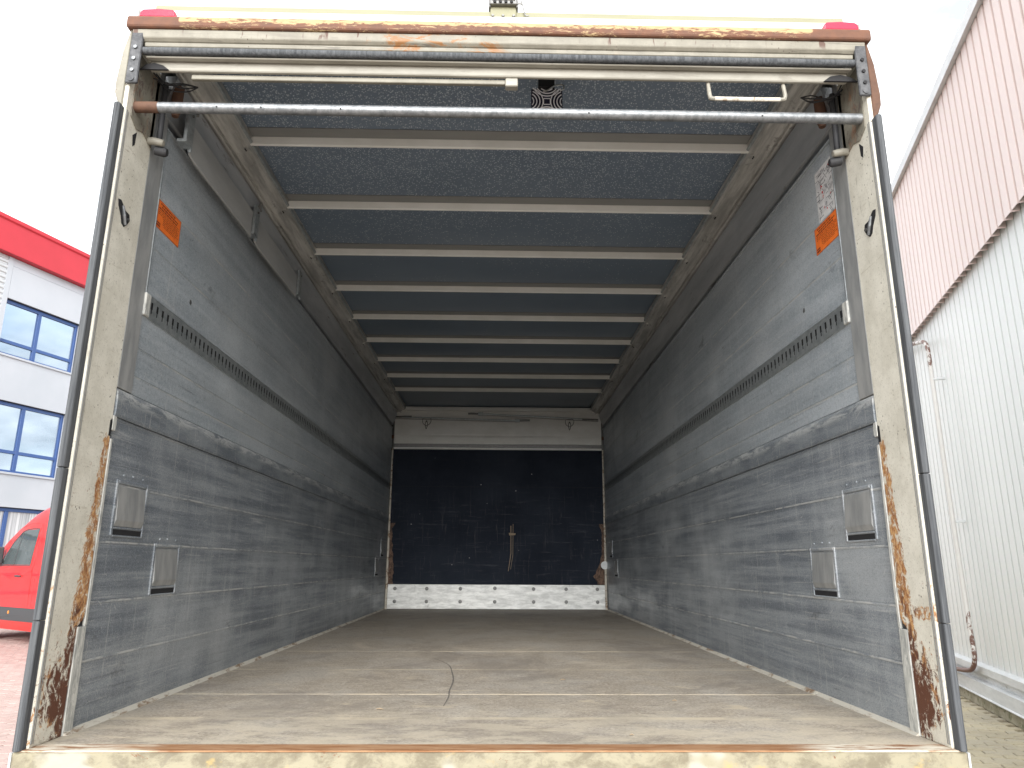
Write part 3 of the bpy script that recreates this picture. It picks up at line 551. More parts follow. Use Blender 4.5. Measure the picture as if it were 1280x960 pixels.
# ---- rear posts
for s in (-1, 1):
    side = [(0, 0), (0, 2.235), (.19, 2.235), (.19, .335), (.178, .315), (.156, .30), (.152, .0)]
    hole = None
    pb = MB().prism([(y, z) for y, z in side], 'x', s*1.2552, s*1.281)
    post = tb(pb, 'rear_post', 'post', bevel=.003)
    # raised double edge line along the outer side of the post
    MB().prism([(.004, .01), (.004, 1.96), (.010, 1.96), (.010, .01)], 'x', s*1.2525, s*1.2556).build('edge_bead', 'dull', post, .001)
    MB().prism([(.016, .01), (.016, 1.96), (.019, 1.96), (.019, .01)], 'x', s*1.2538, s*1.2556).build('edge_bead', 'dull', post, .0008)
    # pale flange left standing beside the post, with a break at the catch slot
    for (z0, z1, y0, y1) in ((.0, .30, .156, .205), (.30, .878, .1915, .206), (.905, .955, .1915, .214)):
        MB().prism([(y0, z0), (y1-.004, z0), (y1, z0+.01), (y1+.001, (z0+z1)/2), (y1-.002, z1), (y0, z1)], 'x', s*1.2535, s*1.262).build('post_flange', 'flange', post, .0015)
    MB().prism([(.176, .885), (.176, .935), (.186, .942), (.1895, .93), (.1895, .885)], 'x', s*1.2545, s*1.2553).build('catch_slot', 'void', post)
    # upper, flaking part of the post around the tail bar
    MB().prism([(.03, 1.955), (.075, 1.93), (.12, 1.945), (.185, 1.925), (.185, 2.2), (.03, 2.2)], 'x', s*1.2515, s*1.2554).build('flaked_plate', 'posthead', post, .0015)
    MB().prism([(.062, 1.90), (.085, 1.925), (.082, 1.875), (.07, 1.862)], 'x', s*1.2541, s*1.2553).build('torn_hole', 'void', post)
    # teardrop opening with latch inside
    MB().prism([(.035, 1.648), (.052, 1.652), (.086, 1.630), (.112, 1.628), (.118, 1.608), (.106, 1.588), (.088, 1.572), (.072, 1.578), (.062, 1.60), (.040, 1.628)], 'x', s*1.2537, s*1.2553).build('latch_opening', 'void', post)
    MB().tube([(s*1.251, .062, 1.636), (s*1.249, .074, 1.606), (s*1.251, .090, 1.580)], [.004, .006, .005], 7).build('latch', 'pipe', post)
    MB().tube([(s*1.2535, .105, 1.606), (s*1.249, .105, 1.606)], .006, 8).build('latch_pin', 'steel', post)
    # knob with rubber bush, gas strut
    kb = tb(MB().tube([(s*1.256, .164, 1.942), (s*1.235, .164, 1.942), (s*1.205, .166, 1.936), (s*1.200, .166, 1.935)], [.013, .014, .013, .009], 12), 'buffer_knob', 'cream2', smooth=True)
    MB().tube([(s*1.236, .185, 1.918), (s*1.205, .190, 1.914), (s*1.196, .191, 1.913)], [.016, .018, .013], 12).build('rubber_bush', 'rubber', kb, 0, True)
    tb(MB().tube([(s*1.238, .205, 1.958), (s*1.238, .200, 2.205)], .0105, 10), 'gas_strut', 'rubber', smooth=True)
    tbox('strut_backing', 'cream', s*1.2515, s*1.2555, .165, .188, 1.96, 2.2, .001)
    tb(MB().tube([(s*1.215, .25, 2.22), (s*1.215, .25, 2.13), (s*1.215, .25, 2.10)], [.022, .02, .012], 10), 'hinge_barrel', 'rust', smooth=True)
    for k in range(4):
        a = random.uniform(0, .05)
        tb(MB().tube(cr([(s*1.25, .12+a, 2.175+.01*k), (s*1.21, .13+a, 2.155+random.uniform(-.01, .02)), (s*1.16, .16+a, 2.165+.008*k), (s*1.12, .2, 2.19)]), .0024, 6), 'cable', 'rubber')
    # rubber side seal in lengths
    zz = [-.002, .33, .755, 1.965]
    for a, b in zip(zz, zz[1:]):
        tb(MB().prism([(s*1.2605, -.028), (s*1.272, -.034), (s*1.282, -.026), (s*1.284, 0), (s*1.284, .03), (s*1.2605, .0)], 'z', a+.002, b), 'rubber_seal', 'seal', bevel=.002)
    # wing plate, hinge plate with bolts
    tb(MB().prism([(s*1.268, 2.262), (s*1.275, 2.268), (s*1.292, 2.18), (s*1.300, 2.06), (s*1.298, 2.02), (s*1.285, 1.985), (s*1.268, 1.968)], 'y', -.006, .09), 'wing_plate', 'cream' if s < 0 else 'rust', bevel=.003)
    hp = tbox('hinge_plate', 'dsteel', s*1.2265, s*1.2665, -.012, -.001, 2.052, 2.252, .003)
    for k, z in enumerate((2.19, 2.145, 2.10)):
        MB().tube([(s*1.247, -.012, z), (s*1.247, -.0165, z)], .0065, 10).build('bolt', 'pipe' if s < 0 else 'void', hp)
    MB().tube([(s*1.247, -.012, 2.068), (s*1.247, -.015, 2.068)], .011, 12).build('pivot', 'dsteel', hp)
# ---- header over the opening
tb(MB().prism([(-.022, 2.262), (-.026, 2.270), (-.026, 2.300), (-.018, 2.310), (.05, 2.312), (.05, 2.262)], 'x', -1.283, 1.283), 'header_lip', 'lip', bevel=.003)
tb(MB().prism([(-.014, 2.262), (-.010, 2.232), (.0, 2.222), (.004, 2.2215), (.05, 2.2215), (.05, 2.262)], 'x', -1.265, 1.265), 'header_beam', 'header', bevel=.002)
tb(MB().prism([(.0, 2.2205), (.003, 2.205), (.05, 2.205), (.05, 2.2205)], 'x', -1.226, 1.226), 'header_step', 'header', bevel=.002)
tb(MB().tube([(-1.228, .006, 2.189), (1.228, .006, 2.189)], .0135, 10), 'seal_rod', 'seal', smooth=True)
tb(MB().prism([(.012, 2.176), (.012, 2.170), (.03, 2.1685), (.0355, 2.1725), (.0355, 2.180)], 'x', -1.222, 1.222), 'header_ledge', 'cream2', bevel=.002)
tb(MB().prism([(.036, 2.1785), (.042, 2.142), (.046, 2.139), (.056, 2.140), (.056, 2.26), (.051, 2.26), (.051, 2.1785)], 'x', -1.216, 1.216), 'header_panel', 'cream2', bevel=.003)
tbox('header_top_box', 'steel', -1.26, 1.26, .121, .16, 2.255, 2.40, 0)
tbox('header_strip', 'cream', -1.08, .012, .057, .072, 2.120, 2.1385, .002)
tbox('striker_block', 'cream2', .012, .056, .046, .075, 2.106, 2.1385, .003)
hd = tb(MB().tube(cr([(.728, .062, 2.1410), (.728, .055, 2.1060), (.728, .052, 2.0890), (.731, .052, 2.0770), (.742, .052, 2.0730), (.86, .052, 2.0720), (.98, .052, 2.0730), (.991, .052, 2.0770), (.995, .052, 2.0890), (.995, .055, 2.1060), (.995, .062, 2.1410)], 4), .0075, 9), 'pull_handle', 'cream2', smooth=True)
MB().tube([(.745, .0515, 2.0725), (.86, .0515, 2.0715), (.975, .0515, 2.0725)], .0079, 9).build('worn_grip', 'edge', hd, 0, True)
for (x, r_) in ((-1.2, .05), (1.19, .06)):  # flat black patches put in for the dark cavities at the header corners
    tb(MB().prism([(x-r_, 2.139), (x-r_*.6, 2.158), (x, 2.165), (x+r_*.6, 2.155), (x+r_, 2.139)], 'y', .0340, .0405), 'dark_cavity_patch', 'void')
# tail bar
bar = tb(MB().tube([(-1.254, .05, 2.0), (1.254, .05, 2.0)], .0185, 20), 'tail_bar', 'pipe', smooth=True)
MB().tube([(-1.256, .05, 2.0), (-1.172, .05, 2.0)], .0192, 16).build('rusty_sleeve', 'rust', bar, 0, True)
for x in (-.97, -.82, -.55, .3, .9): MB().tube([(x, .033, 1.995), (x, .0308, 1.9945)], .003, 6).build('pin_hole', 'void', bar)
# plaque with raised curved lines hanging below the ceiling
pq = tbox('patterned_plaque', 'plaque', .114, .236, .30, .308, 2.165, 2.285, .004)
cxp, czp, hw_ = .175, 2.226, .057
def arc(cx_, cz_, r_, a0, a1, n=14):
    out = []; 
    for k in range(n+1):
        a = R(a0+(a1-a0)*k/n); x, z = cx_+r_*math.cos(a), cz_+r_*math.sin(a)
        if abs(x-cxp) < hw_ and abs(z-czp) < hw_: out.append((x, .2985, z))
        elif len(out) > 1: break
        else: out = []
    return out
for (ox, oz, a0, rs) in ((-.075, 0, -70, (.024, .036, .048, .060)), (.075, 0, 110, (.024, .036, .048, .060)), (0, -.078, 30, (.03, .042, .054)), (0, .078, 210, (.03, .042, .054))):
    for r_ in rs:
        p_ = arc(cxp+ox, czp+oz, r_, a0, a0+140 if abs(ox) > 0 else a0+120, 24)
        if len(p_) > 2: MB().tube(p_, .0022, 5).build('raised_line', 'paleline', pq)
for (x0, x1, z0, z1) in ((-.0135, -.0115, -.012, .012), (.0115, .0135, -.012, .012), (-.012, .012, .012, .014), (-.012, .012, -.014, -.012)):
    box('raised_line', 'paleline', pq, cxp+x0, cxp+x1, .297, .30, czp+z0, czp+z1, 0)
MB().tube(cr([(.16, .29, 2.262), (.18, .285, 2.268), (.205, .28, 2.283), (.235, .28, 2.287), (.24, .28, 2.27), (.225, .28, 2.262)]), .003, 6).build('wire_loop', 'bright', pq)
tbox('plaque_clip', 'void', .142, .205, .29, .31, 2.2855, 2.334, .002)
# marker lamps, roof edge, roof
for s in (-1, 1):
    xc = s*1.190; hl = .062
    lp = tb(MB().prism([(xc-hl, 2.313), (xc-hl+.002, 2.335), (xc-hl+.012, 2.344), (xc, 2.3475), (xc+hl-.012, 2.344), (xc+hl-.002, 2.335), (xc+hl, 2.313)], 'y', -.012, .022), 'marker_lamp', 'lens', bevel=.004, seg=2)
    MB().prism([(xc-hl-.016, 2.313), (xc-hl-.014, 2.335), (xc-hl+.02, 2.362), (xc+hl-.02, 2.362), (xc+hl+.014, 2.335), (xc+hl+.016, 2.313)], 'y', .023, .05).build('lamp_housing', 'clear', lp, .004, False, 2)
    box('lamp_foot', 'steel', lp, xc+hl*s-.008, xc+hl*s+.008, -.008, .02, 2.3125, 2.322, .002)
tbox('roof_fascia', 'roofw', -1.25, 1.25, .051, .13, 2.26, 2.397, .004)
tbox('roof_edge_trim', 'olive', -1.24, 1.24, .06, .13, 2.3975, 2.425, .004)
tbox('roof_skin', 'outer', -1.30, 1.30, .131, LEN+.06, 2.401, 2.43, .004)
wl = tb(MB().box(-.044, .050, .052, .066, 2.385, 2.45), 'work_lamp', 'olive', bevel=.003)
for x in (-.035, .002, .040): MB().tube([(x, .052, 2.398), (x, .047, 2.398)], [.006, .0045], 8).build('bolt', 'steel', wl)
box('lamp_body', 'cream2', wl, -.040, .046, .03, .12, 2.452, 2.57, .008)
box('lamp_yoke', 'steel', wl, -.050, -.042, .045, .08, 2.43, 2.55, .002); box('lamp_yoke', 'steel', wl, .048, .056, .045, .08, 2.43, 2.55, .002)
box('lamp_yoke', 'steel', wl, -.046, .052, .036, .07, 2.436, 2.451, .002)
for x in (-.028, -.008, .012, .032): MB().tube([(x, .036, 2.444), (x, .031, 2.444)], .006, 7).build('bolt', 'void', wl)
MB().tube(cr([(.055, .05, 2.52), (.062, .048, 2.48), (.072, .048, 2.44), (.082, .05, 2.402), (.095, .05, 2.40)]), .0025, 6).build('lamp_wire', 'steel', wl)
MB().tube([(.05, .045, 2.446), (.07, .045, 2.446)], .004, 6).build('lamp_screw', 'steel', wl)
# ---- stickers
def sticker(s, y0, y1, z0, z1, mat, ink, label):
    x = s*1.2588; o = tbox('sticker', mat, s*1.2600, x, y0, y1, z0, z1, 0); o['label'] = label; return o, x
rs = random.Random(3)
for s in (-1, 1):
    o, x = sticker(s, .297, .493, 1.683, 1.792, 'orange', 'ink', 'orange rectangular warning sticker with dark lines of print')
    mb = MB(); xp = x - s*.0006
    def dash(ya, yb, za, zb): mb.quads([(xp, ya, za), (xp, yb, za), (xp, yb, zb), (xp, ya, zb)], [(0, 1, 2, 3)])
    flip = (lambda a, b: (a, b)) if s < 0 else (lambda a, b: (.79-b, .79-a))
    z = 1.784
    for row, (h, l0, l1) in enumerate(((.0055, .32, .44), (.0055, .33, .47), (.0055, .31, .46), (.0022, .31, .48), (.0022, .31, .48), (.0022, .31, .47), (.0022, .35, .48), (.0022, .35, .48), (.0022, .35, .47), (.0022, .35, .48), (.0022, .36, .46))):
        y = l0
        while y < l1:
            l = rs.uniform(.006, .022); a, b = flip(y, min(y+l, l1)); dash(a, b, z-h, z); y += l+.0035
        z -= h+.0046
    a, b = flip(.303, .333); dash(a, b, 1.690, 1.697); dash(a, b, 1.700, 1.706)
    for (a, b, c_, d) in ((.2975, .4925, 1.6835, 1.6847), (.2975, .4925, 1.7903, 1.7915), (.2975, .2987, 1.6835, 1.7915), (.4913, .4925, 1.6835, 1.7915)): dash(a, b, c_, d)
    mb.build('print', 'ink', o)
o, x = sticker(1, .300, .445, 1.794, 2.012, 'paper', 'ink2', 'white instruction sticker with small grey drawings above the orange one')
xp = x - .0006
for m_, n_ in (('ink2', 62), ('ink3', 9)):
    mb = MB()
    for k in range(n_):
        yc, zc_ = rs.uniform(.312, .433), rs.uniform(1.806, 2.0); a = rs.choice([0, 0, .6, 1.57, 1.0, -.5]); l = rs.uniform(.005, .02) if m_ == 'ink2' else .005; h = .0011 if m_ == 'ink2' else .0025
        c_, s_ = math.cos(a), math.sin(a); mb.quads([(xp, yc+c_*u-s_*v, zc_+s_*u+c_*v) for u, v in ((-l, -h), (l, -h), (l, h), (-l, h))], [(0, 1, 2, 3)])
    for k in range(n_//6):
        yc, zc_ = rs.uniform(.318, .428), rs.uniform(1.812, 1.994); r_ = rs.uniform(.004, .009)
        for i in range(10):
            a0, a1 = 2*math.pi*i/10, 2*math.pi*(i+1)/10; mb.quads([(xp, yc+r_*math.cos(a0), zc_+r_*math.sin(a0)), (xp, yc+r_*math.cos(a1), zc_+r_*math.sin(a1)), (xp, yc+(r_-.002)*math.cos(a1), zc_+(r_-.002)*math.sin(a1)), (xp, yc+(r_-.002)*math.cos(a0), zc_+(r_-.002)*math.sin(a0))], [(0, 1, 2, 3)])
    mb.build('print', m_, o)
# small knot-like marks on the upper wall
for (s, y, z) in ((-1, .66, 1.52), (1, .66, 1.515), (1, .30, 1.73)):
    tb(MB().prism([(y-.010, z-.007), (y+.004, z-.012), (y+.011, z), (y+.004, z+.010), (y-.008, z+.008)], 'x', s*1.2602, s*1.2592), 'wall_dent', 'steel')
# ---- running gear beneath the body
for s in (-1, 1):
    tbox('chassis_rail', 'steel', s*.40, s*.48, .25, LEN+2, -.40, -.181, .004)
    tbox('wheel_support', 'steel', s*.40, s*.48, 1.9, 2.1, -.55, -.401, .004)
tb(MB().tube([(-1.0, 2.0, -.55), (1.0, 2.0, -.55)], .07, 10), 'axle', 'steel')
def wheel(par, c, ax, r_, wd, lift=True):
    def ring(prof, nm, mt, pr):
        seg = 28; mb = MB()
        for k in range(seg):
            a = 2*math.pi*k/seg
            for (t_, rr) in prof:
                mb.v.append(tuple(Vector(c)+Vector(ax)*t_+Vector((-ax[1]*math.cos(a)*rr, ax[0]*math.cos(a)*rr, math.sin(a)*rr))))
        n = len(prof); mb.f = [(k*n+i, k*n+i+1, ((k+1) % seg)*n+i+1, ((k+1) % seg)*n+i) for k in range(seg) for i in range(n-1)]
        return mb.build(nm, mt, pr, 0, True)
    h = wd/2
    wo = ring([(-h, r_*.6), (-h, r_*.9), (-h*.8, r_), (h*.8, r_), (h, r_*.9), (h, r_*.6)], 'wheel', 'tyre', par)
    ring([(-h*.9, r_*.1), (-h*.8, r_*.62), (h*.8, r_*.62), (h*.55, r_*.35), (h*.7, r_*.12), (h*.7, .001)], 'rim', 'rim', wo)
    return wo
for s in (-1, 1): P_(wheel(tr, (s*1.06, 2.0, -.55), (s, 0, 0), .45, .28)); P_(wheel(tr, (s*1.02, LEN+1.4, -.55), (s, 0, 0), .45, .28))
tb(MB().prism([(LEN+.35, -.3), (LEN+2.05, -.3), (LEN+2.1, .55), (LEN+1.75, 1.5), (LEN+.35, 1.6)], 'x', -1.15, 1.15), 'driver_cab', 'outer', bevel=.05, seg=3)

# ================================================================== WAREHOUSE ON THE RIGHT
hall = empty('warehouse', site(3.311, 8, GZ), -AZ)
tag(hall, 'large hall with pale pink corrugated cladding above white corrugated cladding on the right', 'warehouse')
def corr(y0, y1, z0, z1, x, pitch, flat, dep, name, mat):
    """vertical corrugated sheet facing -x; local y measured from the hall origin"""
    pr = []; y = y0; sl = (pitch-flat)/3
    while y < y1-1e-4:
        pr += [(x, y), (x, y+flat), (x+dep, y+flat+sl), (x+dep, y+flat+2*sl)]; y += pitch
    pr.append((x, y1)); n = len(pr); mb = MB(); th = .003
    mb.v = [(a, b, z) for z in (z0, z1) for a, b in pr] + [(a+th, b, z) for z in (z0, z1) for a, b in pr]
    mb.f = [(i, i+1, n+i+1, n+i) for i in range(n-1)] + [(2*n+i, 3*n+i, 3*n+i+1, 2*n+i+1) for i in range(n-1)] + [(i, 2*n+i, 2*n+i+1, i+1) for i in range(n-1)]
    o = mb.build(name, mat, hall); return o
H0 = -GZ
for k in range(-9, 30):
    a = k*1.02
    corr(a, a+1.02, -.55+H0, 3.60+H0, 0, .17, .132, .042, 'wall_sheet', 'clad')
    corr(a, a+1.02, 3.53+H0, 5.56+H0, -.075, .17, .126, .070, 'wall_sheet', 'cladp')
ya, yb = -9.2, 30.6
MB().box(.06, 14, ya, yb, 0, 5.60+H0).build('wall_core', 'inside', hall)
MB().prism([(-.13, 5.55+H0), (-.13, 5.68+H0), (.2, 5.70+H0), (.2, 5.62+H0), (-.10, 5.56+H0)], 'y', ya, yb).build('eaves_trim', 'flash', hall)
MB().prism([(.2, 5.65+H0), (7, 6.6+H0), (14, 5.65+H0)], 'y', ya, yb).build('roof', 'flash', hall)
MB().prism([(-.01, -.548+H0), (-.075, -.566+H0), (-.075, -.640+H0), (-.03, -.652+H0), (-.03, -.722+H0), (-.10, -.732+H0), (-.10, -.862+H0), (-.118, -.868+H0), (-.118, -.876+H0), (.05, -.876+H0), (.05, -.548+H0)], 'y', ya, yb).build('base_flashing', 'flash', hall)
y = ya
while y < 18:
    l = 1.25; MB().box(-.085, .058, y+.004, y+l-.004, .0, -.8765+H0).build('plinth_block', 'plinth', hall, .006); y += l
for k in range(-12, 24):
    y = k*.62+.11; MB().tube([(-.03, y, -.69+H0), (-.038, y, -.69+H0)], [.012, .008], 8).build('screw', 'bright', hall)
dp = MB().tube(cr([(-.13, 1.2, 3.50+H0), (-.13, .48, 3.395+H0), (-.13, -.147, 3.263+H0), (-.13, -.36, 3.19+H0), (-.13, -.44, 3.08+H0), (-.13, -.45, 2.9+H0), (-.13, -.45, 2.5+H0), (-.13, -.46, 1.6+H0), (-.13, -.49, .7+H0), (-.13, -.54, -.1+H0), (-.13, -.57, -.38+H0), (-.13, -.55, -.50+H0), (-.13, -.46, -.585+H0), (-.13, -.25, -.64+H0), (-.13, .4, -.70+H0), (-.13, 1.5, -.80+H0)], 5), .025, 12).build('downpipe', 'downpipe', hall, 0, True)
for z in (2.7, 1.0): MB().box(-.13, 0, -.475, -.440, z+H0-.012, z+H0+.012).build('pipe_clip', 'flash', dp, .003)
# ================================================================== OFFICE BLOCK ON THE LEFT
off = empty('office_building', site(-20, 15, GZ), -AZ)
tag(off, 'white office block with red roof fascia and blue framed windows on the left', 'building')
OZ = -GZ; Y0 = 15
def ob(name, mat, x0, x1, y0, y1, z0, z1, par=None, bev=.004): return box(name, mat, par or off, x0, x1, y0-Y0, y1-Y0, z0+OZ, z1+OZ, bev)
ys, ye = -2, 41
MB().box(-14, -.32, ys-Y0, ye-Y0, 0, 9.9+OZ).build('core', 'inside', off)
MB().prism([(.22, 9.67+OZ), (.22, 10.62+OZ), (.27, 10.66+OZ), (.27, 10.78+OZ), (-14.2, 10.80+OZ), (-14.2, 9.67+OZ)], 'y', ys-Y0-.2, ye-Y0+.2).build('roof_fascia', 'fascia', off, .01)
BAY, BW = 3.62, 2.70
starts = [13.74+BAY*k for k in range(-3, 6)]
rows = [(6.64, 8.36, 7.07), (3.14, 5.24, 3.76), (-.35, 2.10, .35)]
bands = [(-1.0, -.36), (2.11, 3.13), (5.25, 6.63), (8.37, 9.66)]
for k, b0 in enumerate(starts):
    b1 = b0+BW
    for (z0, z1) in bands:
        if z1-z0 > 1.2 and z0 > 8: ob('facade_panel', 'facade', -.30, 0, b0, b1, z0, 9.40); ob('facade_panel', 'facade', -.30, -.012, b0, b1, 9.408, z1)
        else: ob('facade_panel', 'facade', -.30, 0, b0, b1, z0, z1 if z1 < 3 or z1 > 8 else z1)
        if z0 > 2 and z0 < 8: ob('window_sill', 'facade', -.30, .05, b0-.02, b1+.02, z1-.055, z1+.006)
    # ribbed or flat pier left of the bay
    p0 = b0-(BAY-BW)
    ob('pier_trim', 'facade', -.30, .004, b0-.17, b0-.006, -1.0, 9.66); ob('pier_trim', 'facade', -.30, .004, p0+.006, p0+.14, -1.0, 9.66)
    mb = MB(); z = -.98; pr = [(-.30, -1.0+OZ), (-.03, -1.0+OZ)]
    while z < 9.55: pr += [(-.03, z+OZ), (.0, z+.03+OZ), (.0, z+.10+OZ), (-.03, z+.13+OZ)]; z += .165
    pr += [(-.03, 9.66+OZ), (-.30, 9.66+OZ)]
    mb.prism(pr, 'y', p0+.145-Y0, b0-.175-Y0).build('ribbed_pier', 'ribbed', off)
    for (z0, z1, zt) in rows:
        fr = MB(); ym = b0+BW*.47; f_ = .075; xa, xb = -.20, -.12
        for (ya_, yb_, za_, zb_) in ((b0, b0+f_, z0, z1), (b1-f_, b1, z0, z1), (b0+f_, b1-f_, z0, z0+f_), (b0+f_, b1-f_, z1-f_-.03, z1), (ym-.06, ym+.06, z0+f_, z1-f_-.03), (b0+f_, ym-.06, zt-.05, zt+.05), (ym+.06, b1-f_, zt-.05, zt+.05)):
            fr.box(xa, xb, ya_-Y0, yb_-Y0, za_+OZ, zb_+OZ)
        wn = fr.build('window', 'blue', off, .006)
        for (ya_, yb_) in ((b0+f_, ym-.06), (ym+.06, b1-f_)):
            for (za_, zb_) in ((z0+f_, zt-.05), (zt+.05, z1-f_-.03)):
                box('pane', 'curtain' if (z0 < 0 and (k+int(ya_)) % 2 == 0) else 'glass', wn, -.175, -.168, ya_-Y0, yb_-Y0, za_+OZ, zb_+OZ, 0)
        box('head_reveal', 'inside', wn, -.29, -.05, b0-Y0, b1-Y0, z1+OZ-.004, z1+OZ+.004, 0)
        ob('window_reveal', 'facade', -.30, -.21, b0, b1, z0, z0+.05, None, 0)

# ================================================================== RED VAN
g0 = Vector((-9.0978, 13.7796, -1.0))
vg = CAM + .86*(g0-CAM); HA = R(-55)
VF = Vector((math.sin(HA), math.cos(HA), 0)); VL = Vector((-VF.y, VF.x, 0))   # forward, left
# local frame: x forward, y left; near (left) side is y = 0 at belt level
van = empty('delivery_van', (vg.x, vg.y, GZ), math.atan2(VF.y, VF.x))
tag(van, 'red high-roof panel van parked in front of the office block', 'van')
HWm = 1.0; LEFT_SHIFT = -HWm
def hw(h):
    if h < .45: return .955+.045*(h-.25)/.2
    if h < 1.35: return 1.0
    return 1.0-.165*((h-1.35)/1.2)**1.25
PR = [(-1.95, 2.60), (-1.9, 2.66), (-1.2, 2.70), (0, 2.70), (.46, 2.685), (.95, 2.66), (1.4, 2.58), (1.75, 2.47), (2.0, 2.34), (2.3, 2.18), (2.59, 1.98), (2.95, 1.68), (3.25, 1.42), (3.45, 1.30), (3.9, 1.12), (4.05, .92), (4.10, .6)]
def topz(s):
    for (a, za), (b, zb) in zip(PR, PR[1:]):
        if a <= s <= b: return za+(zb-za)*(s-a)/(b-a)
    return PR[0][1] if s < PR[0][0] else PR[-1][1]
stn = []
def section(s, sq=1.0):
    ht = topz(s); hs = [.25, .45, .65, .9, 1.15, 1.35]
    hs = [min(h, ht-.22+.02*i) if ht < 1.6 else h for i, h in enumerate(hs)]
    up_ = [1.35+(ht-.10-1.35)*u for u in (.25, .5, .75, 1.0)] if ht > 1.5 else [hs[-1]+(ht-.04-hs[-1])*u for u in (.25, .5, .75, 1.0)]
    pts_ = [(hw(h)*sq, h) for h in hs+up_]
    e = pts_[-1][0]; pts_ += [(e-.03, ht-.05 if ht > 1.5 else ht-.02), (e-.12, ht-.012), (e*.5, ht), (0, ht+.006)]
    full = pts_ + [(-y, z) for y, z in pts_[-2::-1]]
    return [(s, y+LEFT_SHIFT, z) for y, z in full]
SS = [-1.95, -1.9, -1.5, -1, -.5, 0, .46, .7, .95, 1.2, 1.4, 1.6, 1.75, 2.0, 2.15, 2.3, 2.45, 2.59, 2.75, 2.95, 3.1, 3.25, 3.45, 3.7, 3.9, 4.05, 4.10]
mb = MB(); n = None
for i, s in enumerate(SS):
    sq = 1 if s < 2.9 else 1-.13*((s-2.9)/1.2)**2
    sec = section(s, sq); n = len(sec); mb.v += sec
for i in range(len(SS)-1):
    mb.f += [(i*n+k, i*n+k+1, (i+1)*n+k+1, (i+1)*n+k) for k in range(n-1)] + [(i*n+n-1, i*n, (i+1)*n, (i+1)*n+n-1)]
mb.f += [tuple(range(n-1, -1, -1)), tuple(range((len(SS)-1)*n, len(SS)*n))]
mb.build('body', 'van', van, 0, True)
def patch(name, mat, outline, off_, parent=van, thick=.012, sub=8):
    """panel that follows the van's near side; outline is (s, h) corners, subdivided"""
    o = []
    for (a, b) in zip(outline, outline[1:]+outline[:1]):
        for k in range(sub): o.append((a[0]+(b[0]-a[0])*k/sub, a[1]+(b[1]-a[1])*k/sub))
    mb = MB(); n = len(o)
    out_ = [(s, hw(h)+off_+LEFT_SHIFT, h) for s, h in o]; inn = [(s, hw(h)+off_-thick+LEFT_SHIFT, h) for s, h in o]
    c = (sum(p[0] for p in o)/n, sum(p[1] for p in o)/n)
    mb.v = out_+inn+[(c[0], hw(c[1])+off_+LEFT_SHIFT, c[1])]
    mb.f = [(i, (i+1) % n, 2*n) for i in range(n)] + [(i, n+i, n+(i+1) % n, (i+1) % n) for i in range(n)]
    return mb.build(name, mat, parent)
def seam(pts_, parent, wd=.006):
    mb = MB(); mb.tube([(s, hw(h)+LEFT_SHIFT+.0015, h) for s, h in pts_], wd*.5, 6); return mb.build('seam', 'vplast', parent)
dr = patch('front_door', 'van', [(1.20, .70), (2.55, .70), (2.62, 1.40), (2.35, 1.46), (1.22, 1.46)], .003)
patch('door_window', 'vglass', [(1.37, 1.45), (2.62, 1.45), (2.28, 1.88), (2.02, 2.08), (1.85, 2.12), (1.40, 2.13)], .006, dr, .02)
patch('window_bar', 'vplast', [(2.02, 1.46), (2.05, 1.46), (2.02, 2.07), (1.99, 2.08)], .009, dr, .01, 4)
for (a, b) in (((1.35, 1.435), (2.64, 1.435)),): seam([a, ((a[0]+b[0])/2, a[1]), b], dr, .016)
seam([(1.35, 1.44), (1.37, 1.8), (1.385, 2.14), (1.6, 2.145), (1.86, 2.135), (2.03, 2.095), (2.29, 1.9), (2.64, 1.45)], dr, .018)
MB().tube([(1.62, hw(1.24)+LEFT_SHIFT+.02, 1.24), (1.72, hw(1.24)+LEFT_SHIFT+.045, 1.243), (1.86, hw(1.24)+LEFT_SHIFT+.02, 1.24)], [.014, .017, .014], 8).build('door_handle', 'vplast', dr, 0, True)
seam([(1.20, .68), (1.24, .9), (1.18, .95), (1.19, 1.1), (1.22, 1.46), (1.24, 1.8), (1.27, 2.15), (1.36, 2.24), (1.8, 2.25), (2.1, 2.18)], van)
seam([(1.08, .68), (1.08, 1.2), (1.08, 1.8), (1.10, 2.2)], van, .005)
seam([(-1.6, 2.22), (0, 2.23), (1.1, 2.22), (1.6, 2.28)], van, .005); seam([(-1.6, 1.24), (0, 1.24), (1.6, 1.24)], van, .004)
pnl = patch('side_panel_inset', 'van', [(-.3, 1.40), (.92, 1.40), (.92, 2.12), (-.3, 2.12)], .006)
seam([(-.3, 1.40), (.3, 1.40), (.92, 1.40), (.94, 1.8), (.93, 2.13), (.3, 2.13), (-.3, 2.13)], pnl, .008)
mo = patch('side_moulding', 'vplast', [(-.1, .42), (2.62, .42), (2.62, .66), (-.1, .66)], .022, van, .04)
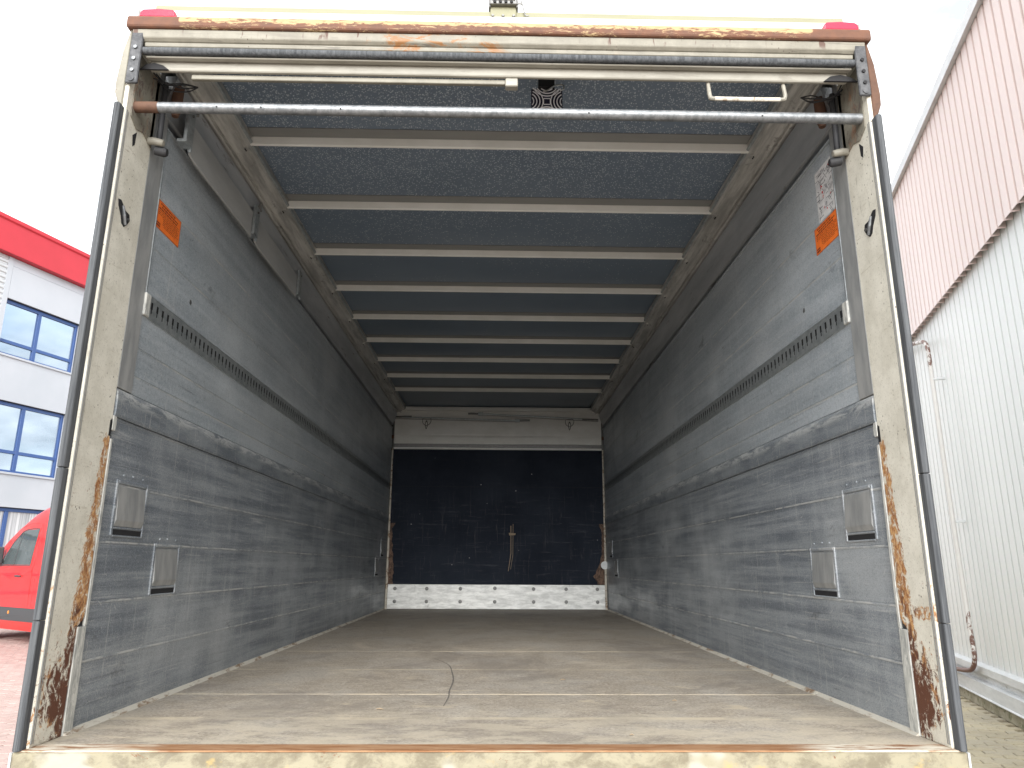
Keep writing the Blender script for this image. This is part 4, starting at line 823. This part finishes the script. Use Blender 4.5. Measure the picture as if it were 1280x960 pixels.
MB().tube([(1.87, hw(.57)+LEFT_SHIFT+.02, .57), (1.87, hw(.57)+LEFT_SHIFT+.028, .57)], .03, 14).build('side_reflector', 'amber', mo)
patch('side_moulding', 'vplast', [(-1.9, .42), (-1.0, .42), (-1.0, .66), (-1.9, .66)], .022, van, .04)
for s_ in (3.15, -.55):
    for yy, ax in ((LEFT_SHIFT+.86, (0, 1, 0)), (LEFT_SHIFT-.86, (0, -1, 0))): wheel(van, (s_, yy+ax[1]*.03, .36), ax, .36, .24)
    MB().tube([(s_, LEFT_SHIFT-.8, .36), (s_, LEFT_SHIFT+.8, .36)], .05, 8).build('axle', 'vplast', van)
    ar = MB()
    ar.prism([(s_+.44*math.cos(R(a)), .36+.44*math.sin(R(a))) for a in range(-15, 196, 15)], 'y', LEFT_SHIFT+.80, LEFT_SHIFT+1.012).build('wheel_arch', 'vplast', van)
mb = MB(); mb.v = [(2.62, LEFT_SHIFT-.82, 1.955), (2.62, LEFT_SHIFT+.82, 1.955), (3.27, LEFT_SHIFT+.86, 1.42), (3.27, LEFT_SHIFT-.86, 1.42), (3.0, LEFT_SHIFT+.85, 1.66), (3.0, LEFT_SHIFT-.85, 1.66)]
mb.v = [(x+.012, y, z+.018) for x, y, z in mb.v]; mb.f = [(0, 1, 4, 5), (5, 4, 2, 3)]; mb.build('windscreen', 'vglass', van)
MB().box(3.9, 4.16, LEFT_SHIFT-.86, LEFT_SHIFT+.86, .28, .62).build('front_bumper', 'vplast', van, .04, True, 3)
for yy in (.72, -.72): MB().box(3.80, 4.03, LEFT_SHIFT+yy-.14, LEFT_SHIFT+yy+.14, .80, 1.0).build('headlight', 'clear', van, .03)
mr = MB().box(2.46, 2.58, LEFT_SHIFT+1.02, LEFT_SHIFT+1.24, 1.45, 1.80).build('wing_mirror', 'vplast', van, .03, False, 2)
MB().tube([(2.52, LEFT_SHIFT+.94, 1.5), (2.52, LEFT_SHIFT+1.05, 1.52)], .03, 8).build('mirror_arm', 'vplast', mr)
